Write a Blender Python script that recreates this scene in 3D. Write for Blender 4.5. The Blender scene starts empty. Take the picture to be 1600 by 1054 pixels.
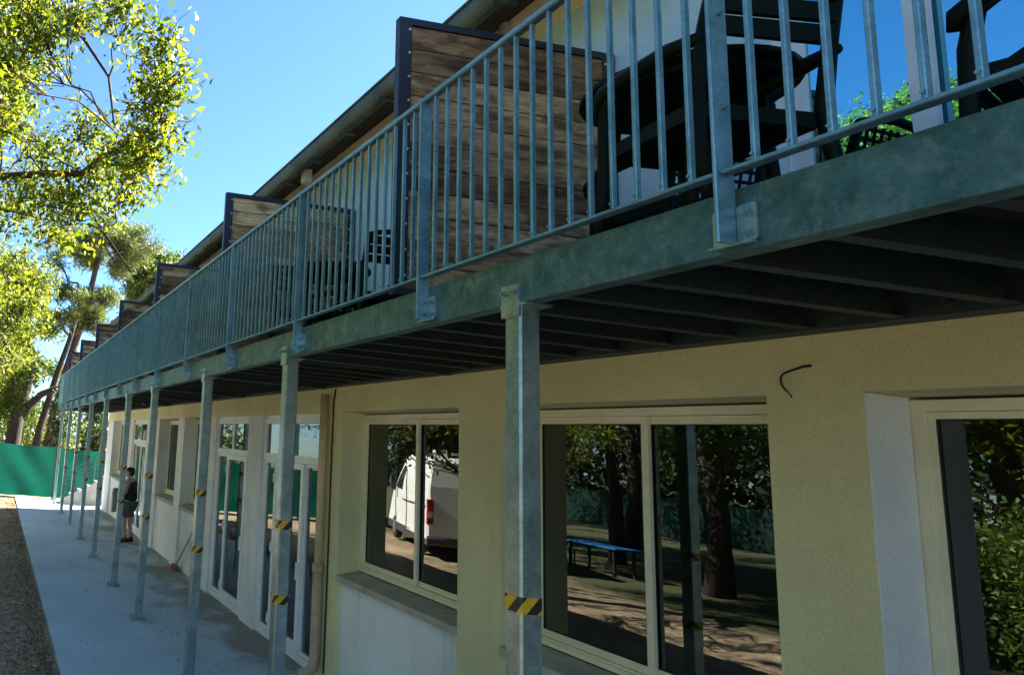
import bpy, math, random
import numpy as np
from mathutils import Vector, Matrix, Quaternion

random.seed(11)
RNG = np.random.default_rng(11)
SC = bpy.context.scene
COL = SC.collection
R = math.radians

# ------------------------------------------------------------------ camera
cam = bpy.data.objects.new('camera', bpy.data.cameras.new('camera'))
COL.objects.link(cam)
SC.camera = cam
F_PX, PPX, PPY = 1116.2, 163.57, 498.33          # focal length and principal point of the 1600x1054 photograph
A, P_, RO = 0.134551432, 0.160064749, 0.0909590915
fw = Vector((-math.cos(A) * math.cos(P_), math.sin(A) * math.cos(P_), math.sin(P_)))
rt = fw.cross(Vector((0, 0, 1))).normalized()
up = rt.cross(fw)
r2 = math.cos(RO) * rt + math.sin(RO) * up
u2 = -math.sin(RO) * rt + math.cos(RO) * up
M = Matrix((r2, u2, -fw)).transposed().to_4x4()
M.translation = Vector((2.8579, -2.2196, 2.5091))
cam.matrix_world = M
cam.data.sensor_width = 36
cam.data.sensor_fit = 'HORIZONTAL'
cam.data.lens = F_PX / 1600 * 36
cam.data.shift_x = (800 - PPX) / 1600
cam.data.shift_y = (PPY - 527) / 1600
cam.data.clip_start = 0.05
cam.data.clip_end = 2000

# ------------------------------------------------------------------ light
SUN = Vector((-0.36, 0.933, 0.0)).normalized()
ELEV = R(41)
sv = Vector((SUN.x * math.cos(ELEV), SUN.y * math.cos(ELEV), math.sin(ELEV)))
world = bpy.data.worlds.new('World')
SC.world = world
world.use_nodes = True
nt = world.node_tree
bg = nt.nodes['Background']
sky = nt.nodes.new('ShaderNodeTexSky')
sky.sky_type = 'NISHITA'
sky.sun_disc = False
sky.sun_elevation = ELEV
sky.sun_rotation = math.atan2(SUN.x, SUN.y)
sky.air_density = 0.85
sky.dust_density = 0.15
sky.ozone_density = 3.5
tint = nt.nodes.new('ShaderNodeMix')          # the camera's cool white balance, even over the whole sky
tint.data_type = 'RGBA'; tint.blend_type = 'MULTIPLY'; tint.inputs[0].default_value = 1.0
tint.inputs[7].default_value = (0.60, 0.78, 0.90, 1)
nt.links.new(sky.outputs[0], tint.inputs[6])
nt.links.new(tint.outputs[2], bg.inputs[0])
bg.inputs[1].default_value = 0.05
sl = bpy.data.lights.new('sun', 'SUN')
sl.energy = 5.0
sl.angle = R(0.53)
sl.color = (1.0, 0.93, 0.82)
so = bpy.data.objects.new('sun', sl)
COL.objects.link(so)
so.rotation_euler = (-sv).to_track_quat('-Z', 'Y').to_euler()
so.location = (0, 0, 30)
SC.view_settings.view_transform = 'Standard'
SC.view_settings.look = 'None'
SC.view_settings.exposure = 2.95
SC.view_settings.gamma = 1.0
SC.cycles.max_bounces = 8
SC.cycles.transparent_max_bounces = 12
SC.cycles.use_denoising = True

# ------------------------------------------------------------------ materials
def newmat(name):
    m = bpy.data.materials.new(name)
    m.use_nodes = True
    n = m.node_tree.nodes
    b = n.get('Principled BSDF')
    return m, n, m.node_tree.links, b

def ramp(n, l, src, stops):
    r = n.new('ShaderNodeValToRGB')
    e = r.color_ramp.elements
    while len(e) < len(stops):
        e.new(0.5)
    for i, (p, c) in enumerate(stops):
        e[i].position = p
        e[i].color = (*c, 1) if len(c) == 3 else c
    l.new(src, r.inputs[0])
    return r

def noise(n, l, scale, detail=4, rough=0.6, vec=None, dist=0.0):
    t = n.new('ShaderNodeTexNoise')
    t.inputs['Scale'].default_value = scale
    t.inputs['Detail'].default_value = detail
    t.inputs['Roughness'].default_value = rough
    t.inputs['Distortion'].default_value = dist
    if vec is not None:
        l.new(vec, t.inputs['Vector'])
    return t

def geo_pos(n):
    g = n.new('ShaderNodeNewGeometry')
    return g.outputs['Position']

def mapped(n, l, vec, scale=(1, 1, 1), rot=(0, 0, 0)):
    mp = n.new('ShaderNodeMapping')
    mp.inputs['Scale'].default_value = scale
    mp.inputs['Rotation'].default_value = rot
    l.new(vec, mp.inputs['Vector'])
    return mp.outputs[0]

def bump(n, l, h, b, strength=0.3, dist=0.01):
    bp = n.new('ShaderNodeBump')
    bp.inputs['Strength'].default_value = strength
    bp.inputs['Distance'].default_value = dist
    l.new(h, bp.inputs['Height'])
    l.new(bp.outputs[0], b.inputs['Normal'])

def mixc(n, l, fac, a, b, mode='MIX'):
    m = n.new('ShaderNodeMix')
    m.data_type = 'RGBA'
    m.blend_type = mode
    for sock, val in ((m.inputs[0], fac), (m.inputs[6], a), (m.inputs[7], b)):
        if hasattr(val, 'is_linked'):
            l.new(val, sock)
        elif isinstance(val, (int, float)):
            sock.default_value = val
        else:
            sock.default_value = (*val, 1)
    return m.outputs[2]

def simple(name, c, rough=0.6, metal=0.0, var=0.12, scale=6.0, bmp=0.0, spec=0.5):
    m, n, l, b = newmat(name)
    t = noise(n, l, scale, 5, 0.6, geo_pos(n))
    lo = tuple(x * (1 - var) for x in c)
    hi = tuple(min(1, x * (1 + var)) for x in c)
    r = ramp(n, l, t.outputs[0], [(0.3, lo), (0.7, hi)])
    l.new(r.outputs[0], b.inputs['Base Color'])
    b.inputs['Roughness'].default_value = rough
    b.inputs['Metallic'].default_value = metal
    b.inputs['Specular IOR Level'].default_value = spec
    if bmp:
        t2 = noise(n, l, scale * 20, 3, 0.6, geo_pos(n))
        bump(n, l, t2.outputs[0], b, bmp, 0.004)
    return m

def m_stucco(name, c, stain=(0.45, 0.40, 0.30)):
    m, n, l, b = newmat(name)
    p = geo_pos(n)
    big = noise(n, l, 0.8, 5, 0.6, p)
    r = ramp(n, l, big.outputs[0], [(0.3, tuple(x * 0.80 for x in c)), (0.7, tuple(min(1, x * 1.06) for x in c))])
    st = noise(n, l, 1.0, 6, 0.7, mapped(n, l, p, (3.0, 3.0, 0.5)))
    sr = ramp(n, l, st.outputs[0], [(0.52, (0, 0, 0)), (0.75, (0.55, 0.55, 0.55))])
    col = mixc(n, l, sr.outputs[0], r.outputs[0], stain)
    fine = noise(n, l, 150, 4, 0.8, p)
    fr = ramp(n, l, fine.outputs[0], [(0.3, (0.74, 0.74, 0.74)), (0.7, (1.12, 1.12, 1.12))])
    col2 = mixc(n, l, 1.0, col, fr.outputs[0], 'MULTIPLY')
    l.new(col2, b.inputs['Base Color'])
    b.inputs['Roughness'].default_value = 0.9
    bump(n, l, fine.outputs[0], b, 0.35, 0.004)
    return m

def m_galv(name, c=(0.40, 0.46, 0.46), rough=0.42, metal=0.75, sc=70):
    m, n, l, b = newmat(name)
    p = geo_pos(n)
    d = noise(n, l, 9, 3, 0.6, p)
    v = n.new('ShaderNodeTexVoronoi')
    v.inputs['Scale'].default_value = sc
    vv = n.new('ShaderNodeVectorMath'); vv.operation = 'MULTIPLY_ADD'
    l.new(d.outputs[1], vv.inputs[0]); vv.inputs[1].default_value = (0.08, 0.08, 0.08); l.new(p, vv.inputs[2])
    l.new(vv.outputs[0], v.inputs['Vector'])
    sep = n.new('ShaderNodeSeparateColor')
    l.new(v.outputs['Color'], sep.inputs[0])
    r1 = ramp(n, l, sep.outputs[0], [(0.0, tuple(x * 0.9 for x in c)), (1.0, tuple(x * 1.08 for x in c))])
    cl = noise(n, l, 7.0, 8, 0.72, p)
    r2_ = ramp(n, l, cl.outputs[0], [(0.36, (0.5, 0.55, 0.5)), (0.47, (0.9, 0.92, 0.9)), (0.55, (1.25, 1.1, 1.1)), (0.66, (2.7, 1.6, 1.5))] if name == 'galvanised_steel' else [(0.32, (0.62, 0.68, 0.62)), (0.5, (0.95, 0.97, 0.95)), (0.68, (1.35, 1.25, 1.25))])
    col = mixc(n, l, 1.0, r1.outputs[0], r2_.outputs[0], 'MULTIPLY')
    if name == 'galvanised_steel':
        pa = noise(n, l, 15, 6, 0.72, mapped(n, l, p, (1, 1, 0.6)))
        par = ramp(n, l, pa.outputs[0], [(0.52, (0, 0, 0)), (0.60, (0.55, 0.55, 0.55)), (0.7, (0.8, 0.8, 0.8))])
        col = mixc(n, l, par.outputs[0], col, (0.17, 0.25, 0.245))
        pb = noise(n, l, 4, 6, 0.7, p)
        pbr = ramp(n, l, pb.outputs[0], [(0.55, (0, 0, 0)), (0.66, (0.6, 0.6, 0.6))])
        col = mixc(n, l, pbr.outputs[0], col, (0.11, 0.13, 0.09))
    sk = noise(n, l, 2.0, 6, 0.75, mapped(n, l, p, (14, 14, 0.9)))
    skr = ramp(n, l, sk.outputs[0], [(0.55, (0, 0, 0)), (0.8, (0.35, 0.35, 0.35))])
    col = mixc(n, l, skr.outputs[0], col, tuple(min(1, x * 1.6) for x in c))
    l.new(col, b.inputs['Base Color'])
    b.inputs['Metallic'].default_value = metal
    rr = ramp(n, l, sep.outputs[1], [(0, (rough,) * 3), (1, (rough + 0.05,) * 3)])
    l.new(rr.outputs[0], b.inputs['Roughness'])
    bump(n, l, cl.outputs[0], b, 0.03, 0.004)
    return m

def m_wood():
    m, n, l, b = newmat('weathered_wood')
    tc = n.new('ShaderNodeTexCoord')
    oi = n.new('ShaderNodeObjectInfo')
    off = n.new('ShaderNodeVectorMath'); off.operation = 'MULTIPLY_ADD'
    comb = n.new('ShaderNodeCombineXYZ')
    for i in range(3):
        l.new(oi.outputs['Random'], comb.inputs[i])
    l.new(comb.outputs[0], off.inputs[0]); off.inputs[1].default_value = (37, 53, 71); l.new(tc.outputs['Object'], off.inputs[2])
    g = noise(n, l, 3.0, 8, 0.7, mapped(n, l, off.outputs[0], (4, 1.1, 9)), 1.2)
    w = n.new('ShaderNodeTexWave')
    w.wave_type = 'BANDS'; w.bands_direction = 'Z'
    w.inputs['Scale'].default_value = 9; w.inputs['Distortion'].default_value = 9; w.inputs['Detail'].default_value = 3
    w.inputs['Detail Scale'].default_value = 0.8
    l.new(mapped(n, l, off.outputs[0], (1, 0.55, 1)), w.inputs['Vector'])
    base = ramp(n, l, oi.outputs['Random'], [(0.0, (0.28, 0.16, 0.07)), (0.35, (0.47, 0.30, 0.14)), (0.7, (0.62, 0.41, 0.19)), (1.0, (0.84, 0.61, 0.32))])
    gr = ramp(n, l, g.outputs[0], [(0.3, (0.35, 0.33, 0.32)), (0.55, (0.95, 0.95, 0.95)), (0.75, (1.35, 1.3, 1.2))])
    wr = ramp(n, l, w.outputs[0], [(0.0, (0.6, 0.57, 0.55)), (0.6, (1.05, 1.05, 1.05))])
    c1 = mixc(n, l, 1.0, base.outputs[0], gr.outputs[0], 'MULTIPLY')
    c2 = mixc(n, l, 0.35, c1, wr.outputs[0], 'MULTIPLY')
    burn = noise(n, l, 3.0, 5, 0.6, mapped(n, l, off.outputs[0], (1, 1.0, 3)))
    br = ramp(n, l, burn.outputs[0], [(0.44, (1, 1, 1)), (0.60, (0.30, 0.26, 0.22))])
    c3 = mixc(n, l, 1.0, c2, br.outputs[0], 'MULTIPLY')
    l.new(c3, b.inputs['Base Color'])
    b.inputs['Roughness'].default_value = 0.75
    bump(n, l, g.outputs[0], b, 0.35, 0.004)
    return m

def m_glass(name, tint=(0.40, 0.52, 0.46), ior=2.0):
    m, n, l, b = newmat(name)
    n.remove(b)
    out = n['Material Output']
    tr = n.new('ShaderNodeBsdfTransparent'); tr.inputs[0].default_value = (*tint, 1)
    gl = n.new('ShaderNodeBsdfGlossy'); gl.inputs['Roughness'].default_value = 0.004
    gl.inputs[0].default_value = (0.30, 0.82, 1.0, 1) if ior > 3 else (0.92, 0.97, 0.95, 1)
    fr = n.new('ShaderNodeFresnel'); fr.inputs[0].default_value = ior
    wob = noise(n, l, 1.3, 2, 0.5, geo_pos(n))
    bp = n.new('ShaderNodeBump'); bp.inputs['Strength'].default_value = 0.04; bp.inputs['Distance'].default_value = 0.02
    l.new(wob.outputs[0], bp.inputs['Height']); l.new(bp.outputs[0], gl.inputs['Normal'])
    mx = n.new('ShaderNodeMixShader')
    l.new(fr.outputs[0], mx.inputs[0]); l.new(tr.outputs[0], mx.inputs[1]); l.new(gl.outputs[0], mx.inputs[2])
    l.new(mx.outputs[0], out.inputs[0])
    return m

def m_leaf(name, stops, trans=0.4, rough=0.5):
    m, n, l, b = newmat(name)
    g = n.new('ShaderNodeNewGeometry')
    r = ramp(n, l, g.outputs['Random Per Island'], stops)
    big = noise(n, l, 0.9, 3, 0.5, g.outputs['Position'])
    br = ramp(n, l, big.outputs[0], [(0.3, (0.75, 0.8, 0.75)), (0.7, (1.2, 1.15, 1.1))])
    c = mixc(n, l, 1.0, r.outputs[0], br.outputs[0], 'MULTIPLY')
    l.new(c, b.inputs['Base Color'])
    b.inputs['Roughness'].default_value = rough
    t = n.new('ShaderNodeBsdfTranslucent')
    c2 = mixc(n, l, 1.0, c, (1.5, 1.35, 0.5), 'MULTIPLY')
    l.new(c2, t.inputs[0])
    mx = n.new('ShaderNodeMixShader'); mx.inputs[0].default_value = trans
    l.new(b.outputs[0], mx.inputs[1]); l.new(t.outputs[0], mx.inputs[2])
    l.new(mx.outputs[0], n['Material Output'].inputs[0])
    return m

def m_bark(name, c):
    m, n, l, b = newmat(name)
    p = geo_pos(n)
    t = noise(n, l, 6, 7, 0.7, mapped(n, l, p, (3, 3, 0.7)))
    r = ramp(n, l, t.outputs[0], [(0.3, tuple(x * 0.4 for x in c)), (0.7, tuple(x * 1.4 for x in c))])
    l.new(r.outputs[0], b.inputs['Base Color'])
    b.inputs['Roughness'].default_value = 0.95
    bump(n, l, t.outputs[0], b, 0.8, 0.04)
    return m

def m_dirt():
    m, n, l, b = newmat('dirt')
    p = geo_pos(n)
    a = noise(n, l, 0.35, 6, 0.65, p)
    r = ramp(n, l, a.outputs[0], [(0.3, (0.18, 0.13, 0.095)), (0.5, (0.36, 0.265, 0.18)), (0.7, (0.52, 0.41, 0.28))])
    f = noise(n, l, 13, 8, 0.78, p)
    fr = ramp(n, l, f.outputs[0], [(0.34, (0.25, 0.25, 0.26)), (0.5, (0.85, 0.83, 0.8)), (0.66, (1.35, 1.3, 1.2))])
    c = mixc(n, l, 1.0, r.outputs[0], fr.outputs[0], 'MULTIPLY')
    g = noise(n, l, 0.9, 5, 0.6, p)
    gr = ramp(n, l, g.outputs[0], [(0.55, (0, 0, 0)), (0.68, (0.55, 0.55, 0.55))])
    c = mixc(n, l, gr.outputs[0], c, (0.09, 0.11, 0.04))
    # tree shade past the sunlit strip, painted in as dark green-brown ground
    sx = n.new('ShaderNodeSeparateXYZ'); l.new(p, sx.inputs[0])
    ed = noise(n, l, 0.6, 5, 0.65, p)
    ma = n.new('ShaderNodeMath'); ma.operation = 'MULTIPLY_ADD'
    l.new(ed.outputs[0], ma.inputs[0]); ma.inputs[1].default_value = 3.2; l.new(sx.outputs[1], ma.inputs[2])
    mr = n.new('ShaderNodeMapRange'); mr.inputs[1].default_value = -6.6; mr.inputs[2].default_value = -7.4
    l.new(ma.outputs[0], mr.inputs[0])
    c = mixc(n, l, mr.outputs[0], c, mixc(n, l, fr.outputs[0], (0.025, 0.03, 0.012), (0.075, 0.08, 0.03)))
    l.new(c, b.inputs['Base Color'])
    b.inputs['Roughness'].default_value = 0.95
    bump(n, l, f.outputs[0], b, 0.9, 0.03)
    return m

def m_path():
    m, n, l, b = newmat('path_concrete')
    p = geo_pos(n)
    a = noise(n, l, 0.7, 6, 0.6, p)
    r = ramp(n, l, a.outputs[0], [(0.3, (0.40, 0.51, 0.57)), (0.7, (0.53, 0.65, 0.71))])
    f = noise(n, l, 34, 7, 0.85, p)
    fr = ramp(n, l, f.outputs[0], [(0.3, (0.45, 0.45, 0.45)), (0.5, (0.95, 0.95, 0.95)), (0.7, (1.15, 1.15, 1.15))])
    c = mixc(n, l, 1.0, r.outputs[0], fr.outputs[0], 'MULTIPLY')
    # soil trodden over the slab beside the wall
    s = n.new('ShaderNodeSeparateXYZ'); l.new(p, s.inputs[0])
    mr = n.new('ShaderNodeMapRange'); mr.inputs[1].default_value = -0.3; mr.inputs[2].default_value = 1.4
    mr.inputs[3].default_value = -0.22; mr.inputs[4].default_value = 0.12
    l.new(s.outputs[1], mr.inputs[0])
    d = noise(n, l, 0.55, 6, 0.7, p)
    ad = n.new('ShaderNodeMath'); ad.operation = 'ADD'; l.new(d.outputs[0], ad.inputs[0]); l.new(mr.outputs[0], ad.inputs[1])
    dr = ramp(n, l, ad.outputs[0], [(0.5, (0, 0, 0)), (0.62, (0.8, 0.8, 0.8))])
    c = mixc(n, l, dr.outputs[0], c, (0.24, 0.19, 0.13))
    # little dark debris
    q = noise(n, l, 17, 3, 0.5, p)
    qr = ramp(n, l, q.outputs[0], [(0.69, (0, 0, 0)), (0.74, (0.6, 0.6, 0.6))])
    c = mixc(n, l, qr.outputs[0], c, (0.1, 0.085, 0.06))
    l.new(c, b.inputs['Base Color'])
    b.inputs['Roughness'].default_value = 0.9
    bump(n, l, f.outputs[0], b, 0.5, 0.01)
    return m

def m_tape():
    m, n, l, b = newmat('hazard_tape')
    tc = n.new('ShaderNodeTexCoord')
    s = n.new('ShaderNodeSeparateXYZ'); l.new(tc.outputs['Object'], s.inputs[0])
    def mth(op, a, bb):
        x = n.new('ShaderNodeMath'); x.operation = op
        for i, v in enumerate((a, bb)):
            if hasattr(v, 'is_linked'): l.new(v, x.inputs[i])
            else: x.inputs[i].default_value = v
        return x.outputs[0]
    k = mth('ADD', mth('ADD', s.outputs[0], s.outputs[1]), mth('MULTIPLY', s.outputs[2], -0.9))
    fr = mth('FRACT', mth('MULTIPLY', k, 9.5), 0)
    st = mth('GREATER_THAN', fr, 0.52)
    c = mixc(n, l, st, (0.80, 0.47, 0.015), (0.02, 0.019, 0.018))
    dn = noise(n, l, 14, 5, 0.6, geo_pos(n))
    dr = ramp(n, l, dn.outputs[0], [(0.3, (0.7, 0.7, 0.7)), (0.7, (1.05, 1.05, 1.05))])
    c = mixc(n, l, 1.0, c, dr.outputs[0], 'MULTIPLY')
    l.new(c, b.inputs['Base Color'])
    b.inputs['Roughness'].default_value = 0.4
    return m

def m_mesh_fabric():
    m, n, l, b = newmat('green_windbreak_fabric')
    p = geo_pos(n)
    t = noise(n, l, 1.2, 5, 0.6, p)
    r = ramp(n, l, t.outputs[0], [(0.3, (0.0015, 0.025, 0.017)), (0.7, (0.003, 0.05, 0.032))])
    l.new(r.outputs[0], b.inputs['Base Color'])
    b.inputs['Roughness'].default_value = 0.7
    tl = n.new('ShaderNodeBsdfTranslucent'); tl.inputs[0].default_value = (0.002, 0.115, 0.078, 1)
    mx = n.new('ShaderNodeMixShader'); mx.inputs[0].default_value = 0.42
    l.new(b.outputs[0], mx.inputs[1]); l.new(tl.outputs[0], mx.inputs[2])
    l.new(mx.outputs[0], n['Material Output'].inputs[0])
    return m

def m_tiles():
    m, n, l, b = newmat('roof_tiles')
    p = geo_pos(n)
    t = noise(n, l, 3, 5, 0.6, p)
    r = ramp(n, l, t.outputs[0], [(0.3, (0.2, 0.1, 0.06)), (0.7, (0.4, 0.22, 0.13))])
    l.new(r.outputs[0], b.inputs['Base Color'])
    b.inputs['Roughness'].default_value = 0.85
    return m

MT = dict(
    cream=m_stucco('cream_stucco', (0.83, 0.77, 0.42), (0.64, 0.56, 0.29)),
    eave=m_stucco('eave_band_paint', (0.94, 0.90, 0.66), (0.6, 0.55, 0.36)),
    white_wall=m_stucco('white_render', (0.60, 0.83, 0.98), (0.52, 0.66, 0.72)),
    apron=m_stucco('pale_apron_render', (0.90, 0.92, 0.89)),
    galv=m_galv('galvanised_steel', (0.062, 0.165, 0.178), 0.42, 0.5),
    galv_col=m_galv('galvanised_column', (0.33, 0.43, 0.44), 0.30, 0.75, 80),
    galv_rail=m_galv('galvanised_railing', (0.20, 0.38, 0.45), 0.34, 0.6, 80),
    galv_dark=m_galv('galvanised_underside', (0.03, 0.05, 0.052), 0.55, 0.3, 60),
    wood=m_wood(),
    black=simple('black_painted_steel', (0.018, 0.02, 0.026), 0.4, 0.0, 0.2),
    screw=simple('zinc_screw', (0.75, 0.76, 0.78), 0.3, 0.6),
    glass=m_glass('window_glass'),
    glass_up=m_glass('balcony_door_glass', (0.35, 0.45, 0.46), 8.0),
    cream_frame=simple('cream_window_frame', (0.80, 0.74, 0.52), 0.45, 0, 0.08),
    white_frame=simple('white_door_frame', (0.84, 0.85, 0.85), 0.35, 0, 0.06),
    sill=simple('concrete_sill', (0.44, 0.41, 0.33), 0.85, 0, 0.25, 5, 0.4),
    rubber=simple('black_gasket', (0.02, 0.02, 0.02), 0.6),
    pipe=simple('terracotta_painted_pipe', (0.52, 0.36, 0.22), 0.6, 0, 0.2, 5),
    pipe_tan=simple('tan_painted_pipe', (0.62, 0.47, 0.26), 0.6, 0, 0.15, 4),
    zinc=simple('weathered_zinc_gutter', (0.09, 0.105, 0.09), 0.5, 0.3, 0.45, 3),
    soffit=simple('dark_timber_soffit', (0.03, 0.018, 0.014), 0.8, 0, 0.4, 8, 0.3),
    tiles=m_tiles(),
    cable=simple('black_cable', (0.01, 0.01, 0.01), 0.5),
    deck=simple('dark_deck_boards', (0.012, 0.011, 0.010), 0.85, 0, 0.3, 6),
    room=simple('dim_room_wall', (0.20, 0.20, 0.18), 0.9, 0, 0.15, 1),
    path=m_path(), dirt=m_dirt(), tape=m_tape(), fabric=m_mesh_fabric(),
    resin=simple('dark_green_resin', (0.004, 0.012, 0.009), 0.5, 0, 0.15, 4, 0.0, 0.14),
    bark=m_bark('dark_bark', (0.06, 0.045, 0.036)),
    bark_red=m_bark('reddish_pine_bark', (0.11, 0.075, 0.06)),
    leaf_oak=m_leaf('oak_leaves', [(0.0, (0.03, 0.07, 0.008)), (0.3, (0.09, 0.15, 0.012)), (0.7, (0.19, 0.25, 0.02)), (0.97, (0.30, 0.32, 0.07)), (1.0, (0.30, 0.15, 0.03))], 0.5),
    leaf_pine=m_leaf('pine_needles', [(0.0, (0.05, 0.09, 0.025)), (0.6, (0.12, 0.17, 0.05)), (1.0, (0.2, 0.23, 0.08))], 0.3, 0.6),
    leaf_dark=m_leaf('dark_evergreen_leaves', [(0.0, (0.012, 0.03, 0.01)), (0.7, (0.03, 0.06, 0.018)), (1.0, (0.07, 0.10, 0.03))], 0.25),
    leaf_deep=m_leaf('deep_wood_leaves', [(0.0, (0.006, 0.014, 0.005)), (0.85, (0.016, 0.032, 0.010)), (1.0, (0.08, 0.11, 0.02))], 0.15, 0.9),
    leaf_mid=m_leaf('broad_leaves', [(0.0, (0.03, 0.07, 0.012)), (0.5, (0.07, 0.13, 0.02)), (0.9, (0.15, 0.20, 0.03)), (1.0, (0.25, 0.26, 0.05))], 0.4),
    litter=m_leaf('dry_leaf_litter', [(0.0, (0.035, 0.022, 0.015)), (0.5, (0.20, 0.12, 0.06)), (1.0, (0.50, 0.38, 0.22))], 0.1, 0.8),
    skin=simple('skin', (0.42, 0.24, 0.16), 0.55, 0, 0.1, 10),
    cloth_black=simple('black_cotton', (0.012, 0.012, 0.014), 0.9, 0, 0.3, 20),
    cloth_grey=simple('dark_grey_shorts', (0.07, 0.09, 0.10), 0.9, 0, 0.45, 14),
    shoe=simple('black_shoe', (0.01, 0.01, 0.012), 0.6),
    board=simple('pale_grey_board', (0.45, 0.5, 0.5), 0.6, 0, 0.12),
    broomwood=simple('broom_handle', (0.30, 0.26, 0.22), 0.6, 0, 0.2),
    bristle=simple('red_bristles', (0.30, 0.09, 0.06), 0.9, 0, 0.3, 40),
    van_white=simple('white_van_paint', (0.80, 0.80, 0.78), 0.28, 0, 0.04, 2),
    van_glass=simple('dark_vehicle_glass', (0.02, 0.025, 0.03), 0.06),
    tail_red=simple('red_tail_lamp', (0.45, 0.015, 0.02), 0.15),
    tail_clear=simple('clear_tail_lamp', (0.75, 0.72, 0.7), 0.15),
    tyre=simple('tyre_rubber', (0.02, 0.02, 0.02), 0.8),
    rim=simple('grey_wheel_rim', (0.4, 0.4, 0.42), 0.35, 0.7),
    plastic_dark=simple('dark_grey_plastic', (0.05, 0.05, 0.055), 0.55),
    plate=simple('number_plate', (0.7, 0.7, 0.66), 0.4),
    blue_top=simple('blue_table_top', (0.02, 0.14, 0.42), 0.35, 0, 0.1),
    concrete=simple('pale_concrete', (0.42, 0.42, 0.40), 0.9, 0, 0.15, 4, 0.4),
    lamp_white=simple('white_plastic_box', (0.7, 0.7, 0.66), 0.5),
    grass=m_leaf('dry_grass', [(0.0, (0.05, 0.08, 0.02)), (1.0, (0.2, 0.2, 0.07))], 0.3),
)

# ------------------------------------------------------------------ mesh helpers
class MB:
    def __init__(s):
        s.v = []; s.f = []
    def add(s, vs, fs):
        o = len(s.v)
        s.v += [tuple(p) for p in vs]
        s.f += [tuple(i + o for i in f) for f in fs]
        return s
    def box(s, x0, x1, y0, y1, z0, z1):
        return s.add([(x0, y0, z0), (x1, y0, z0), (x1, y1, z0), (x0, y1, z0), (x0, y0, z1), (x1, y0, z1), (x1, y1, z1), (x0, y1, z1)],
                     [(0, 3, 2, 1), (4, 5, 6, 7), (0, 1, 5, 4), (1, 2, 6, 5), (2, 3, 7, 6), (3, 0, 4, 7)])
    def bbox(s, x0, x1, y0, y1, z0, z1, c=0.006, ax='z'):
        """box whose edges along one axis are chamfered"""
        if ax == 'z': pr, a0, a1 = rect(x0, x1, y0, y1, c), z0, z1
        elif ax == 'x': pr, a0, a1 = rect(y0, y1, z0, z1, c), x0, x1
        else: pr, a0, a1 = rect(z0, z1, x0, x1, c), y0, y1
        return s.prism(pr, ax, a0, a1)
    def prism(s, pr, ax, a0, a1):
        k = len(pr)
        def pt(p, a):
            return {'x': (a, p[0], p[1]), 'y': (p[1], a, p[0]), 'z': (p[0], p[1], a)}[ax]
        vs = [pt(p, a0) for p in pr] + [pt(p, a1) for p in pr]
        fs = [(i, (i + 1) % k, k + (i + 1) % k, k + i) for i in range(k)]
        fs += [tuple(range(k - 1, -1, -1)), tuple(range(k, 2 * k))]
        return s.add(vs, fs)
    def path(s, pts, rad, n=8, cap=True):
        pts = [Vector(p) for p in pts]
        if not hasattr(rad, '__len__'): rad = [rad] * len(pts)
        vs, fs = [], []
        prev = None
        for i, p in enumerate(pts):
            d = (pts[min(i + 1, len(pts) - 1)] - pts[max(i - 1, 0)])
            d = d.normalized() if d.length > 1e-9 else Vector((0, 0, 1))
            if prev is None:
                a = d.orthogonal().normalized()
            else:
                a = prev - d * prev.dot(d)
                a = a.normalized() if a.length > 1e-6 else d.orthogonal().normalized()
            prev = a
            b = d.cross(a)
            for k in range(n):
                t = 2 * math.pi * k / n
                vs.append(p + (a * math.cos(t) + b * math.sin(t)) * rad[i])
        m = len(pts)
        for i in range(m - 1):
            for k in range(n):
                fs.append((i * n + k, i * n + (k + 1) % n, (i + 1) * n + (k + 1) % n, (i + 1) * n + k))
        if cap:
            fs.append(tuple(range(n - 1, -1, -1)))
            fs.append(tuple(range((m - 1) * n, m * n)))
        return s.add(vs, fs)
    def disc(s, c, axis, r, h, n=10):
        c = Vector(c); a = Vector(axis).normalized()
        return s.path([c, c + a * h], r, n)
    def ell(s, c, r, nu=12, nv=8):
        vs, fs = [], []
        for j in range(nv + 1):
            ph = math.pi * j / nv
            for i in range(nu):
                t = 2 * math.pi * i / nu
                vs.append((c[0] + r[0] * math.sin(ph) * math.cos(t), c[1] + r[1] * math.sin(ph) * math.sin(t), c[2] + r[2] * math.cos(ph)))
        for j in range(nv):
            for i in range(nu):
                fs.append((j * nu + i, (j + 1) * nu + i, (j + 1) * nu + (i + 1) % nu, j * nu + (i + 1) % nu))
        return s.add(vs, fs)
    def mesh(s, name, mat, org=(0, 0, 0), smooth=False):
        me = bpy.data.meshes.new(name)
        me.from_pydata([(p[0] - org[0], p[1] - org[1], p[2] - org[2]) for p in s.v], [], s.f)
        me.materials.append(mat)
        if smooth:
            me.polygons.foreach_set('use_smooth', [True] * len(me.polygons))
        me.update()
        return me
    def build(s, name, mat, parent=None, org=(0, 0, 0), smooth=False):
        return put(name, s.mesh(name, mat, org, smooth), parent)

def rect(x0, x1, y0, y1, c):
    return [(x0 + c, y0), (x1 - c, y0), (x1, y0 + c), (x1, y1 - c), (x1 - c, y1), (x0 + c, y1), (x0, y1 - c), (x0, y0 + c)]

def put(name, me, parent=None, loc=(0, 0, 0)):
    o = bpy.data.objects.new(name, me)
    COL.objects.link(o)
    o.location = loc
    if parent is not None:
        o.parent = parent
    return o

def empty(name, loc=(0, 0, 0), rz=0):
    o = bpy.data.objects.new(name, None)
    COL.objects.link(o)
    o.location = loc
    o.rotation_euler = (0, 0, rz)
    o.empty_display_size = 0.2
    return o

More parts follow.
